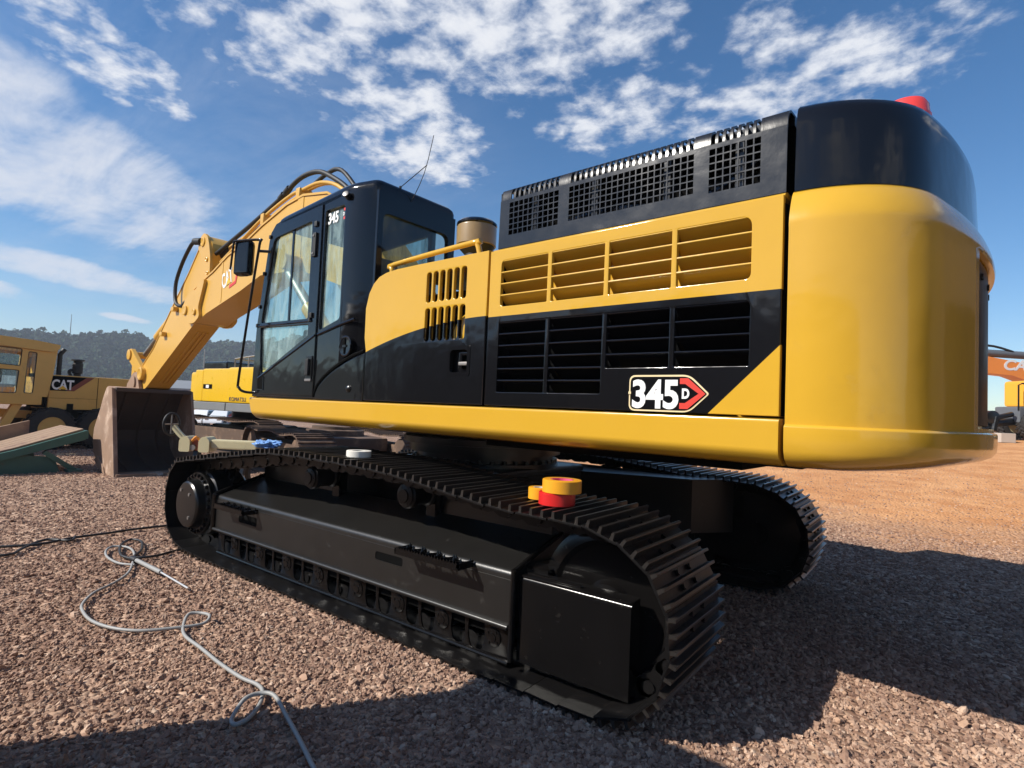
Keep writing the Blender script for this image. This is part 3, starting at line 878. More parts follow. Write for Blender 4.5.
# ---- radiator side panel with two louvred grilles
X0, X1 = -1.330, -3.112
L1 = [(-1.428, -1.797), (-1.828, -2.188), (-2.218, -2.582), (-2.612, -2.975)]
holes = []
b = MB()
for k, (xa, xb) in enumerate(L1):
    r4 = [.008]*4
    if k == 0: r4 = [.008, .03, .03, .008]
    if k == 3: r4 = [.03, .008, .008, .05]
    holes.append(rpoly([(xb, 2.232), (xa, 2.232), (xa, 2.528), (xb, 2.528)], r4))
    zb = 1.686 if k < 2 else 1.826
    r4 = [.008]*4
    if k == 3: r4 = [.008, .008, .008, .03]
    holes.append(rpoly([(xb, zb), (xa, zb), (xa, 2.130), (xb, 2.130)], r4))
b.plate([(X1, 1.598), (X0, 1.598), (X0, 2.600), (X1, 2.600)], holes, YS, .03, M_rad, .006)
b.loft([[(x, YS-.014, 2.594), (x, YS-.030, 2.616), (x, YS-.060, 2.628), (x, YS-.16, 2.630), (x, YS-.16, 2.59), (x, YS-.03, 2.57)] for x in (X0, X1)], M_yel)
b.box(X1, X1+.02, -1.40, YS-.03, 1.60, 2.60, M_dark); b.box(X0-.02, X0, -1.40, YS-.03, 1.60, 2.60, M_dark)
rp = up(b, 'radiator_panel', ang=40)
b = MB()
for (xa, xb) in L1:
    for k in range(4):
        z = 2.528-.074*k
        b.prism([(YS-.004, z+.003), (YS-.002, z-.003), (YS-.006, z-.009), (YS-.088, z-.078), (YS-.092, z-.072), (YS-.014, z+.002)], 'x', xb-.002, xa+.002, M_yel)
    b.box(xb, xa, YS-.16, YS-.15, 2.2, 2.60, M_yel)
up(b, 'louver_grille', rp, ang=40)
b = MB()
for k, (xa, xb) in enumerate(L1):
    zb = 1.686 if k < 2 else 1.826
    n_ = 6 if k < 2 else 4
    for j in range(n_):
        z = 2.130-(2.130-zb)*j/n_
        b.prism([(YS-.006, z+.003), (YS-.003, z-.003), (YS-.007, z-.009), (YS-.092, z-.076), (YS-.096, z-.070), (YS-.016, z+.002)], 'x', xb-.002, xa+.002, M_blk)
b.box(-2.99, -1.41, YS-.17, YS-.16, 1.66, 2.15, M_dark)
up(b, 'lower_louver_grille', rp, ang=40, label='black lower louver grille')
# model badge
b = MB()
xr, xl, zl, zh = -2.800, -2.372, 1.600, 1.786
zc = (zl+zh)/2
hexo = rpoly([(xl, zl), (-2.700, zl), (xr, zc), (-2.700, zh), (xl, zh)], [.035, .035, .012, .035, .035])
hexi = rpoly([(xl-.008, zl+.009), (-2.697, zl+.009), (xr+.011, zc), (-2.697, zh-.009), (xl-.008, zh-.009)], [.03, .03, .008, .03, .03])
b.plate(hexo, [], YS+.0035, .003, M_cream)
b.plate(hexi, [], YS+.0055, .003, M_blk)
b.plate([(-2.652, zl+.017), (-2.694, zl+.017), (xr+.018, zc), (-2.694, zh-.017), (-2.652, zh-.017), (-2.652, zh-.046), (-2.680, zh-.046), (-2.748, zc), (-2.680, zl+.046), (-2.652, zl+.046)], [], YS+.0075, .003, M_red)
b.text('345', .196, leftface(-2.388, zl+.021, YS+.008), M_white, .003, .0062, .92, space=.97)
b.text('D', .066, leftface(-2.664, zc-.023, YS+.010), M_white, .003, .003, .80)
b.box(-2.371, -2.385, YS+.004, YS+.009, zc-.007, zc+.007, M_cream)
up(b, 'model_badge', rp)

# ---- perforated black hood above
b = MB()
HY = YS-.035
holes = []
def grid(xa, xb, z0, z1, nx, nz, xo=.0):
    dx = (xa-xb)/nx; dz = (z1-z0)/nz
    for i_ in range(nx):
        for j in range(nz):
            x = xa-dx*(i_+.5); z = z0+dz*(j+.5)
            
            holes.append(rect(x-dx*.415, x+dx*.415, z-dz*.415, z+dz*.415))
grid(-1.44, -1.835, 2.700, 2.918, 10, 6)
grid(-1.905, -2.675, 2.706, 2.918, 21, 6)
grid(-2.748, -3.0, 2.690, 2.918, 7, 6)
prf = 2.938
b.plate(rpoly([(X1, 2.622), (X0-.03, 2.622), (X0-.035, prf), (X1, prf)], [0, 0, .0, 0]), holes, HY, .008, M_hood)
# curved top edge: solid strips between the slots
def teeth(xa, xb, n):
    dx = (xa-xb)/n
    for i_ in range(n+1):
        x = xa-dx*i_
        pts = [(HY-.004, prf), (HY-.006, prf+.040), (HY-.022, prf+.074), (HY-.055, prf+.092), (HY-.13, prf+.100)]
        b.loft([[(x+dx*.19, y, z), (x-dx*.19, y, z), (x-dx*.19, y-.008, z-.008), (x+dx*.19, y-.008, z-.008)] for y, z in pts], M_hood)
teeth(-1.44, -1.835, 10); teeth(-1.905, -2.675, 20); teeth(-2.748, -3.0, 7)
pts = [(HY-.004, prf), (HY-.006, prf+.040), (HY-.022, prf+.074), (HY-.055, prf+.092), (HY-.13, prf+.100)]
for xa, xb in ((X0-.035, -1.435), (-1.840, -1.90), (-2.68, -2.743), (-3.005, X1)):
    b.loft([[(xa, y, z), (xb, y, z), (xb, y-.008, z-.01), (xa, y-.008, z-.01)] for y, z in pts], M_hood)
b.box(X1, X0-.035, -1.40, HY-.125, 2.985, prf+.099, M_hood)                 # top
b.box(X0-.043, X0-.035, -1.40, HY-.004, 2.62, 2.99, M_hood)                 # front end
b.box(X1, X0-.035, -1.41, -1.40, 2.60, 3.0, M_hood)                          # far side
b.box(-3.05, -1.40, .6, 1.18, 2.62, 2.90, M_dark, .02)
for x in (-1.60, -2.05, -2.5, -2.88): b.box(x-.02, x+.02, HY-.10, HY-.06, 2.62, 2.98, M_hood)
b.tube([(-1.5, HY-.2, 2.70), (-2.0, HY-.16, 2.78), (-2.6, HY-.2, 2.74), (-2.95, HY-.14, 2.84)], .03, M_blk, 8, 4)
up(b, 'perforated_hood', ang=35)

# ---- right-hand bodywork (the side away from the viewer)
b = MB()
b.box(-3.11, -.2, -1.478, -1.40, 1.60, 2.60, M_yel, .02)
b.box(-.6, 1.75, -1.478, -.42, 1.60, 2.35, M_yel, .05)
b.box(-1.3, -.2, -1.40, .25, 2.40, 2.62, M_blk, .03)
up(b, 'right_bodywork')
b = MB()
b.tube([(1.6, -1.35, 2.35), (1.6, -1.35, 3.1), (.9, -1.35, 3.15), (.8, -1.35, 2.36)], .02, M_yel, 8, 3)
b.tube([(1.6, -1.35, 2.75), (.85, -1.35, 2.78)], .018, M_yel, 8)
up(b, 'handrail', ang=60)

# ---- counterweight
def cw_ring(inset, z, recess=False):
    pts = []
    RR = 3.855-inset; ys_ = YS+.004-inset; rc = .50
    xc = None
    # left side forwards to the corner, corner arc, long rear arc, mirrored
    cy = ys_-rc
    th0 = math.asin(cy/(RR-rc)); cx = -(RR-rc)*math.cos(th0)
    pts.append((-3.135, ys_))
    pts.append((cx, ys_))
    a0 = math.pi/2; a1 = math.pi-th0
    for k in range(1, 13):
        a = a0+(a1-a0)*k/12; pts.append((cx+rc*math.cos(a), cy+rc*math.sin(a)))
    n = 30
    for k in range(1, n):
        th = th0-2*th0*k/n; y = RR*math.sin(th); x = -RR*math.cos(th)
        pts.append((x, y))
    for k in range(12, 0, -1):
        a = a0+(a1-a0)*k/12; pts.append((cx+rc*math.cos(a), -(cy+rc*math.sin(a))))
    pts.append((cx, -ys_)); pts.append((-3.135, -ys_))
    if recess:
        q = []
        for x, y in pts:
            if abs(y) < .63 and x < -3.5: x += recess
            q.append((x, y))
        pts = q
    return [(x, y, z) for x, y in pts]


def bend(r, amt):
    """tail of the underside lifts a little"""
    return [(x, y, z+amt*smooth01((-x-3.3)/.5)) for x, y, z in r]


b = MB()
rings = [bend(cw_ring(.28, 1.372), .02), bend(cw_ring(.10, 1.374), .03), bend(cw_ring(.045, 1.388), .03), bend(cw_ring(.012, 1.415), .02), bend(cw_ring(-.004, 1.45), .01), cw_ring(-.008, 1.50),
         cw_ring(-.008, 1.552), cw_ring(-.004, 1.560), cw_ring(.010, 1.566), cw_ring(.010, 1.585), cw_ring(.010, 1.585, .05), cw_ring(.008, 2.44, .05), cw_ring(.008, 2.44),
         cw_ring(.005, 2.46), cw_ring(.009, 2.49), cw_ring(.018, 2.525), cw_ring(.032, 2.562), cw_ring(.050, 2.598), cw_ring(.064, 2.617), cw_ring(.075, 2.627), cw_ring(.16, 2.632)]
b.loft(rings, M_cw)
cw = up(b, 'counterweight', ang=42, weld=True)
b = MB()
rings = [cw_ring(.082, 2.634), cw_ring(.082, 2.70), cw_ring(.092, 2.94), cw_ring(.100, 3.00), cw_ring(.115, 3.035), cw_ring(.150, 3.062), cw_ring(.21, 3.074), cw_ring(.5, 3.078)]
b.loft([[(max(min(x, -3.137), -9), y, z) for x, y, z in r] for r in rings], M_blk)
up(b, 'counterweight_cap', cw, ang=42)
b = MB()
def onarc(y, off): return -math.sqrt((3.845-off)**2-y*y)
gp = [(onarc(y, .026), y) for y in [-.60+.12*k for k in range(11)]]
b.loft([[(x, y, 1.60) for x, y in gp], [(x, y, 2.43) for x, y in gp]], mat('grille_black', (.006, .006, .007), .35, spec=.2), False, False)
for y in (-.45, -.15, .15, .45): b.cyl((onarc(y, .026), y, 2.36), (onarc(y, .018), y, 2.36), .018, M_blkm, seg=8)
up(b, 'rear_grille', cw, label='black grille recessed in the tail')
b = MB()
b.lathe((-3.50, .84, 3.072), (0, 0, 1), [(0, .108), (.03, .108), (.035, .102), (.080, .098), (.106, .084), (.122, .05), (.126, 0)], mat('beacon_red', (.75, .06, .05), .25, coat=.5, var=.05), 28)
up(b, 'warning_beacon')

# ---- cab
def rz(x): return -.070*(x-.415)
b = MB()
side = [(1.880, 1.600), (1.852, 2.30), (1.690, 3.20), (1.655, 3.275), (1.60, 3.318), (1.50, 3.332), (.36, 3.392), (.36, 1.600)]
w_door_hole = [(1.83, 1.65), (1.80, 2.30), (1.655, 3.16), (1.60, 3.235), (.78, 3.285), (.76, 1.65)]
w_side = rpoly([(.702, 2.205), (.395, 2.285), (.400, 3.270), (.700, 3.268)], .03)
b.plate(side, [w_door_hole, w_side], YS-.004, .05, M_blk, .008)
# rear-left corner post, a broad curved panel
post = []
for k in range(9):
    t_ = k/8; post.append((.37-.265*t_, (YS-.006)-.105*t_**1.9))
b.loft([[(x, y, 1.60) for x, y in post], [(x, y, 2.2) for x, y in post], [(x, y, 3.38) for x, y in post]], M_blk, False, False)
b.loft([[(x+.03, y-.03, 1.60) for x, y in post], [(x+.03, y-.03, 3.38) for x, y in post]], M_blk, False, False)
# rear wall with its big window opening
yr0 = .485
wall = [(YS-.112, 1.60), (YS-.112, 3.37), (yr0, 3.37), (yr0, 1.60)]
wrear = rpoly([(1.30, 2.48), (1.315, 3.185), (yr0+.085, 3.185), (yr0+.085, 2.48)], .07)
b.plate(wall, [wrear], .125, .05, M_blk, .006, 'x')
# right side with its window
b.plate(side, [rpoly([(1.75, 2.0), (1.62, 3.2), (.42, 3.26), (.42, 2.0)], .06)], .52, .05, M_blk, .006)
# front frame
for y in (.52, YS-.03):
    b.tube([(1.87, y-.02, 1.60), (1.84, y-.02, 2.30), (1.68, y-.02, 3.18), (1.60, y-.02, 3.30)], .035, M_blk, 8)
b.box(1.80, 1.88, .5, YS-.02, 1.60, 1.85, M_blk, .01)
# belt moulding line on the rear quarter
b.tube([(.70, YS+.002, 2.165), (.35, YS+.002, 2.235), (.19, YS-.02, 2.27)], .012, M_blk, 6)
# floor
b.box(.12, 1.85, .5, YS-.04, 1.59, 1.66, M_blkm)
cab = up(b, 'cab', ang=38)
b = MB()
rings = []
def roof_ring(ins, z):
    p = rpoly([(1.60-ins, .465+ins), (1.60-ins, YS-.004-ins), (.37-.0, YS-.004-ins), (.095+ins, YS-.113-ins*.7), (.095+ins, .465+ins)], [.10, .10, .10, .05, .06], 6)
    return [(x, y, z+rz(x)) for x, y in p]
b.loft([roof_ring(.0, 3.355), roof_ring(.0, 3.395), roof_ring(.008, 3.425), roof_ring(.03, 3.452), roof_ring(.075, 3.468), roof_ring(.2, 3.474)], M_blk)
up(b, 'cab_roof', cab, ang=45)
b = MB()
b.plate(rpoly([(.715, 2.195), (.382, 2.275), (.388, 3.282), (.712, 3.280)], .03), [], YS-.030, .006, M_glass)
up(b, 'side_window', cab)
b = MB()
b.plate(rpoly([(1.315, 2.46), (1.33, 3.20), (yr0+.07, 3.20), (yr0+.07, 2.46)], .08), [], .108, .006, M_rglass, 0, 'x')
up(b, 'rear_window', cab)
b = MB()
b.plate(rpoly([(1.76, 1.98), (1.63, 3.22), (.41, 3.27), (.41, 1.98)], .06), [], .50, .006, M_glass)
up(b, 'far_window', cab)
b = MB()
b.loft([[(1.862, y, 1.85), (1.842, y, 2.30), (1.675, y, 3.18), (1.61, y, 3.29)] for y in (.53, YS-.05)], M_glass, False, False)
up(b, 'windscreen', cab)
b = MB()                                         # number decal inside the side window
b.text('345', .135, leftface(.690, 3.155, YS-.026), M_white, .002, .0042, .84, space=.96)
up(b, 'number_decal', cab)
b = MB()
b.plate([(.445, 3.155), (.40, 3.155), (.40, 3.255), (.445, 3.255), (.445, 3.232), (.425, 3.232), (.415, 3.205), (.425, 3.178), (.445, 3.178)], [], YS-.022, .002, M_red)
b.text('D', .040, leftface(.447, 3.188, YS-.018), M_white, .002, .0015, .8)
up(b, 'chevron_decal', cab)
b = MB()
b.lathe((.274, YS-.004, 2.045), (0, 1, 0), [(0, .088), (.006, .088), (.010, .078), (.008, .070), (.006, .0)], M_blk, 32)
b.box(.250, .298, YS+.001, YS+.012, 2.036, 2.054, M_blkm); b.box(.266, .282, YS, YS+.010, 1.98, 2.11, M_dark)
up(b, 'filler_cap', cab)
b = MB()                                         # toolbox corner panel between cab and engine panel
q = [(.715, 1.600), (.690, 1.66), (.652, 1.715), (.57, 1.775), (.476, 1.826), (.37, 1.872), (.263, 1.915), (.13, 1.955), (-.002, 1.985), (-.002, 1.600)]
b.plate([(x-.01, z-.008) for x, z in q], [], YS+.006, .03, M_blk, .008)
b.lathe((.18, YS+.006, 1.690), (0, 1, 0), [(0, .03), (.008, .028), (.016, .018), (.018, 0)], M_blkm, 16)
up(b, 'corner_panel', cab)
b = MB()                                         # near-black tube standing in for the dark gap above that panel
b.tube([(x+.004, YS-.004, z+.014) for x, z in q[:-1]], .015, M_dark, 8)
up(b, 'panel_gap', cab)
b = MB()                                         # seat, console and roll bars seen through the glass
b.box(.55, 1.0, .75, 1.25, 1.95, 2.10, M_seat, .04); b.box(.45, .60, .75, 1.25, 2.05, 2.70, M_seat, .05); b.box(.42, .52, .86, 1.14, 2.72, 2.92, M_seat, .04)
for y in (.68, 1.30): b.box(.6, 1.15, y-.08, y+.08, 2.10, 2.25, M_seat, .03)
for y in (.68, 1.30): b.tube([(1.1, y, 2.25), (1.12, y, 2.42)], .02, M_rub, 8); b.cyl((1.12, y, 2.42), (1.12, y, 2.50), .03, M_rub, seg=12)
up(b, 'operator_seat', cab)
b = MB()
b.cyl((1.55, 1.02, 1.66), (1.55, 1.02, 2.15), .03, M_rub, seg=10); b.box(1.5, 1.62, .8, 1.24, 2.10, 2.20, M_seat, .02); b.box(1.60, 1.63, .56, .62, 2.2, 2.6, M_seat)
b.tube([(1.4, 1.30, 1.7), (1.42, 1.30, 2.1), (1.25, 1.30, 2.2), (.95, 1.30, 2.2)], .015, M_rub, 8, 3)
up(b, 'control_console', cab)
b = MB()
M_chrome = mat('lamp_lens', (.6, .6, .6), .15, metal=.8)
b.lathe((.36, YS-.01, 3.325), (-.25, .6, .2), [(0, .028), (.05, .03), (.055, .026), (.057, 0)], M_blkm, 18)
up(b, 'work_lamp', cab)
b = MB()
b.cyl((.15, 1.10, 3.38), (.15, 1.10, 3.50), .012, M_blkm, seg=8)
b.tube([(.15, 1.10, 3.49), (-.10, 1.02, 3.66)], .004, M_rub, 5)
b.tube([(.10, 1.02, 3.36), (-.02, .98, 3.62), (.02, .86, 4.02)], .0035, M_rub, 5, 3)
up(b, 'antenna', cab)

# door
b = MB()
dout = [(1.868, 1.622), (1.842, 2.30), (1.690, 3.15), (1.662, 3.235), (1.60, 3.283), (1.52, 3.296), (.735, 3.338), (.722, 1.622)]
dwin = rpoly([(1.745, 2.335), (1.592, 3.165), (.895, 3.213), (.882, 2.318)], [.02, .07, .03, .02])
dlow = rpoly([(1.755, 2.282), (.862, 2.262), (.862, 2.165), (1.70, 1.815)], [.02, .01, .01, .05])
b.plate(dout, [dwin, dlow], YS+.010, .028, M_blk, .007)
b.tube([(.735, YS+.010, 2.158), (1.74, YS+.010, 1.780)], .011, M_blk, 6)
b.tube([(1.80, YS+.012, 2.305), (.80, YS+.012, 2.292)], .010, M_blk, 6)
dr = up(b, 'cab_door', ang=38)
b = MB()
b.plate(rpoly([(1.756, 2.325), (1.60, 3.178), (.885, 3.226), (.872, 2.308)], .03), [], YS-.010, .006, M_glass)
b.box(1.225, 1.255, YS-.012, YS-.002, 2.32, 3.19, M_blk)
up(b, 'door_window', dr)
b = MB()
b.plate([(1.768, 2.292), (.852, 2.272), (.852, 2.155), (1.71, 1.80)], [], YS-.010, .006, M_glass)
up(b, 'lower_door_window', dr)
b = MB()
b.box(.748, .842, YS+.009, YS+.020, 1.765, 1.975, M_blkm, .006); b.box(.770, .822, YS+.016, YS+.045, 1.80, 1.95, M_rub, .012); b.box(.745, .845, YS+.009, YS+.024, 1.750, 1.772, M_steel, .004)
up(b, 'door_handle', dr)
for z in (2.98, 2.34, 3.17):
    b = MB()
    if z == 2.98:
        b.box(.790, .845, YS+.009, YS+.030, z-.11, z+.11, M_rub, .008)
        for zz in (z-.08, z+.08): b.cyl((.818, YS+.03, zz), (.818, YS+.038, zz), .010, M_steel, seg=8)
    else: b.box(.79, .835, YS+.009, YS+.028, z-.025, z+.025, M_rub, .008)
    up(b, 'door_hinge', dr)
b = MB()
b.box(1.62, 1.735, YS+.008, YS+.014, 1.665, 1.80, M_dark, .004); b.tube([(1.735, YS+.012, 1.67), (1.62, YS+.012, 1.665), (1.625, YS+.012, 1.79)], .006, M_blkm, 6)
up(b, 'door_vent', dr)
for x, z in ((1.66, 3.19), (1.74, 2.83), (1.79, 2.5), (1.815, 2.31), (.83, 2.30)):
    b = MB(); b.box(x-.014, x+.014, YS+.010, YS+.026, z-.018, z+.018, M_rub, .005); up(b, 'door_clip', dr)

# mirror on its long rail at the front of the cab
b = MB()
b.tube([(1.83, YS-.02, 1.635), (1.88, YS+.07, 1.640), (1.92, YS+.11, 1.68), (1.925, YS+.115, 1.80), (1.75, YS+.115, 2.72), (1.67, YS+.115, 3.09), (1.68, YS+.115, 3.14), (1.93, YS+.25, 3.13)], .013, M_blk, 8, 5)
b.tube([(1.69, YS+.115, 3.03), (1.60, YS+.03, 3.03)], .014, M_blk, 8)
b.tube([(1.93, YS+.25, 3.13), (1.97, YS+.25, 2.85)], .011, M_blk, 8)
mr = up(b, 'mirror_rail', ang=60)
b = MB()
b.box(-.10, .10, -.06, .03, -.18, .18, M_blk, .05)
b.box(-.09, .09, .0, .036, -.165, .165, M_blk, .02)
b.xform(Matrix.Translation((1.875, YS+.17, 2.97)) @ Matrix.Rotation(R(20), 4, 'Z'))
up(b, 'mirror', mr, ang=50)

# ---- air pre-cleaner on the engine deck
b = MB()
pc = (-.62, .90)
b.lathe((*pc, 2.62), (0, 0, 1), [(0, .09), (.20, .09), (.23, .12), (.26, .148), (.27, .15)], M_rub, 32)
b.lathe((*pc, 2.89), (0, 0, 1), [(0, .156), (.005, .162), (.150, .163), (.160, .158)], mat('tan_bowl', (.30, .20, .085), .35, coat=.3, var=.25, vscale=8, dirt=(.12, .08, .04), dirt_amt=.2), 40)
b.lathe((*pc, 3.05), (0, 0, 1), [(0, .158), (.01, .166), (.025, .164), (.042, .145), (.052, .08), (.054, 0)], M_blk, 40)
up(b, 'air_precleaner')

# ---- boom
BW = .27
boom_o = [(.35, 1.85), (.55, 1.62), (.80, 1.72), (1.4, 2.40), (2.3, 3.02), (3.3, 3.34), (4.42, 3.40), (5.05, 3.235), (6.28, 2.975), (6.62, 2.86), (6.85, 2.84), (7.10, 2.93), (7.20, 3.08),
          (7.16, 3.22), (7.0, 3.34), (6.84, 3.44), (6.52, 3.55), (6.10, 3.66), (5.56, 3.86), (5.0, 3.98), (4.45, 4.155), (4.22, 4.21), (3.75, 4.325), (3.31, 4.366), (2.71, 4.27), (2.1, 3.92), (1.3, 3.10), (.6, 2.22)]
b = MB()
b.prism(boom_o, 'y', -BW, BW, M_boom)
# flange strips along the top edges and bosses at the tip
top = [(x, z) for x, z in boom_o[14:]]
for s_ in (-1, 1):
    b.loft([[(x, s_*(BW-.02), z+.0), (x, s_*(BW-.02), z+.018), (x, s_*(BW+.016), z+.018), (x, s_*(BW+.016), z-.012)] for x, z in boom_o[15:26]], M_boom)
    boss = rpoly([(6.30, 3.56), (6.52, 3.56), (6.62, 3.42), (6.74, 3.40), (6.98, 3.36), (7.17, 3.22), (7.22, 3.06), (7.12, 2.92), (6.9, 2.83), (6.62, 2.83), (6.42, 2.93), (6.50, 3.10), (6.42, 3.28)], .07)
    b.prism(boss, 'y', s_*(BW+.002), s_*(BW+.055), M_boom)
    for px_, pz_, pr in ((7.03, 3.08, .085), (6.62, 3.02, .055)):
        b.lathe((px_, s_*(BW+.03), pz_), (0, s_, 0), [(0, pr), (.05, pr), (.056, pr*.8), (.05, pr*.5), (.05, 0)], M_boom, 24)
    b.box(3.30, 3.45, s_*BW, s_*(BW+.008), 3.36, 4.36, M_boom) ; b.box(5.72, 5.78, s_*BW, s_*(BW+.006), 3.12, 3.78, M_boom)
boom = up(b, 'boom', ang=30)
b = MB()                                          # letters and red stripe on the boom's flank
Mt = leftface(5.70, 3.33, BW+.004) @ Matrix.Rotation(R(14.5), 4, 'Z')
def decal_rot(pts): return [(5.70-(u*math.cos(R(14.5))-v*math.sin(R(14.5))), 3.33+(u*math.sin(R(14.5))+v*math.cos(R(14.5)))) for u, v in pts]
b.plate(decal_rot([(.24, -.08), (.48, -.08), (.55, .03), (.55, .13), (.50, .13), (.50, .05), (.46, -.03), (.26, -.03)]), [], BW+.006, .004, M_red)
b.text('CAT', .34, Mt, M_white, .004, .008, .56, space=1.04)
b.plate(decal_rot([(.15, .0), (.33, .0), (.24, .10)]), [], BW+.0095, .003, mat('logo_yellow', (.80, .46, .03), .4, var=.03))
up(b, 'boom_lettering', boom)
for y, r_, pth in ((.20, .026, [(1.9, 3.75), (2.48, 4.288), (3.0, 4.50), (3.53, 4.50), (3.81, 4.49), (4.54, 4.33), (5.34, 4.06), (6.0, 3.83)]), (.10, .026, [(1.9, 3.75), (2.48, 4.30), (3.1, 4.54), (3.81, 4.50), (4.54, 4.35), (5.34, 4.07), (6.0, 3.84)])):
    b = MB(); b.tube([(x, y, z) for x, z in pth], r_, M_boom, 10, 4)
    for x, z in ((3.53, 4.50), (4.54, 4.33), (5.34, 4.06)): b.box(x-.05, x+.05, y-.05, y+.05, z-.14, z+.03, M_boom, .01)
    up(b, 'oil_pipe', boom, ang=60)
b = MB()
b.tube([(2.35, .15, 4.2), (2.484, .15, 4.337), (2.771, .15, 4.516), (3.125, .15, 4.690), (3.464, .15, 4.74), (3.784, .15, 4.70), (4.153, .15, 4.56), (4.91, .15, 4.36), (5.6, .15, 4.2), (6.35, .15, 4.03)], .034, M_rub, 10, 5)
for x, z in ((4.153, 4.56), (4.0, 4.62)): b.cyl((x+.05, .15, z-.02), (x-.05, .15, z+.03), .048, M_rub, seg=12)
up(b, 'hydraulic_hose', boom, ang=60)
b = MB()
b.tube([(2.4, .0, 4.28), (2.9, -.03, 4.72), (3.3, -.05, 4.78), (3.9, -.05, 4.62), (5.0, -.05, 4.28)], .03, M_rub, 10, 5)
up(b, 'hydraulic_hose', boom, ang=60)
b = MB()                                          # stick cylinder lying along the boom's back
b.cyl((4.6, 0, 4.30), (6.0, 0, 4.10), .095, M_boom, seg=24); b.cyl((6.0, 0, 4.10), (6.35, 0, 4.06), .105, M_rub, seg=24); b.cyl((6.3, 0, 4.065), (6.62, 0, 4.06), .05, M_steel, seg=16)
b.cyl((4.55, -.12, 4.26), (4.55, .12, 4.26), .09, M_boom, seg=20); b.box(4.45, 4.7, -.10, .10, 4.05, 4.3, M_boom)
up(b, 'stick_cylinder', boom)
for s_ in (-1, 1):
    b = MB()
    b.cyl((1.35, s_*.40, 1.55), (2.75, s_*.40, 2.75), .11, M_boom, seg=24); b.cyl((2.75, s_*.40, 2.75), (3.35, s_*.40, 3.30), .06, M_steel, seg=20)
    b.cyl((3.35, s_*.27, 3.42), (3.35, s_*.50, 3.42), .11, M_boom, seg=20)
    up(b, 'boom_cylinder', boom)

# ---- stick
st_o = [(6.46, 4.30), (6.60, 4.37), (6.75, 4.33), (6.84, 4.24), (7.3, 3.80), (8.0, 3.22), (8.84, 2.48), (9.55, 2.06), (9.78, 1.94), (9.80, 1.78), (9.6, 1.66), (9.28, 1.64), (9.02, 1.74), (6.94, 2.83), (6.85, 2.90), (6.6, 3.3), (6.42, 3.75), (6.33, 4.02), (6.36, 4.20)]
SW = .215
b = MB()
b.prism(st_o, 'y', -SW, SW, M_boom)
b.loft([[(x, SW-.01, z+.008), (x, SW+.012, z+.008), (x, SW+.012, z-.012), (x, SW-.01, z-.012)] for x, z in st_o[3:8]], M_boom)
for s_ in (-1, 1):
    hd = rpoly([(6.46, 4.33), (6.62, 4.42), (6.80, 4.34), (6.84, 4.18), (6.66, 3.98), (6.52, 3.72), (6.40, 3.55), (6.28, 3.62), (6.30, 3.95), (6.38, 4.18)], .06)
    b.prism(hd, 'y', s_*(SW+.002), s_*(SW+.045), M_boom)
    for px_, pz_, pr in ((6.64, 4.26, .085), (6.42, 3.92, .04), (6.36, 3.68, .035)):
        b.lathe((px_, s_*(SW+.02), pz_), (0, s_, 0), [(0, pr), (.04, pr), (.046, pr*.75), (.036, pr*.4), (.036, 0)], M_boom, 20)
    for px_, pz_, pr in ((9.28, 1.98, .13), (9.62, 1.80, .12)):
        b.lathe((px_, s_*SW, pz_), (0, s_, 0), [(0, pr), (.08, pr), (.09, pr*.8), (.075, pr*.55), (.075, 0)], M_boom, 24)
for x, z in ((7.75, 3.16), (8.25, 2.72)):
    b.box(x-.07, x+.07, SW, SW+.09, z-.03, z+.05, M_boom, .015)
for y in (-.10, -.03, .05):                        # stiffening ribs under the stick
    b.prism([(7.1, 2.72), (8.85, 1.80), (8.87, 1.83), (7.12, 2.76)], 'y', y-.02, y+.02, M_boom)
stick = up(b, 'stick', ang=32)
b = MB()
b.tube([(6.75, .26, 4.28), (6.95, .28, 4.30), (7.08, .30, 4.24), (7.40, .31, 3.95), (7.62, .31, 3.62), (7.56, .31, 3.28), (7.28, .31, 3.18), (7.10, .29, 3.26), (6.98, .18, 3.38)], .033, M_rub, 10, 6)
b.cyl((6.72, .26, 4.28), (6.95, .28, 4.31), .06, M_rub, seg=12)
up(b, 'hydraulic_hose', stick, ang=60)
b = MB()
for s_ in (-1, 1):
    lk = [(9.18, 2.02), (9.26, 2.10), (9.98, 2.52), (10.12, 2.50), (10.16, 2.36), (10.06, 2.26), (9.36, 1.90), (9.24, 1.90)]
    b.prism(rpoly(lk, .05), 'y', s_*.20, s_*.27, M_boom)
    b.lathe((10.04, s_*.24, 2.39), (0, s_, 0), [(0, .11), (.06, .11), (.065, .06), (.065, 0)], M_boom, 20)
b.cyl((10.04, -.24, 2.39), (10.04, .24, 2.39), .07, M_boom, seg=16)
up(b, 'bucket_link', stick, ang=32)
b = MB()
for s_ in (-1, 1):
    b.prism(rpoly([(9.96, 2.46), (10.14, 2.42), (10.12, 1.55), (9.92, 1.55)], .06), 'y', s_*.12, s_*.19, M_boom)
up(b, 'bucket_link', stick, ang=32)
b = MB()
b.cyl((8.0, 0, 3.35), (9.3, 0, 2.75), .09, M_boom, seg=20); b.cyl((9.3, 0, 2.75), (10.04, 0, 2.39), .05, M_steel, seg=16)
up(b, 'bucket_cylinder', stick)

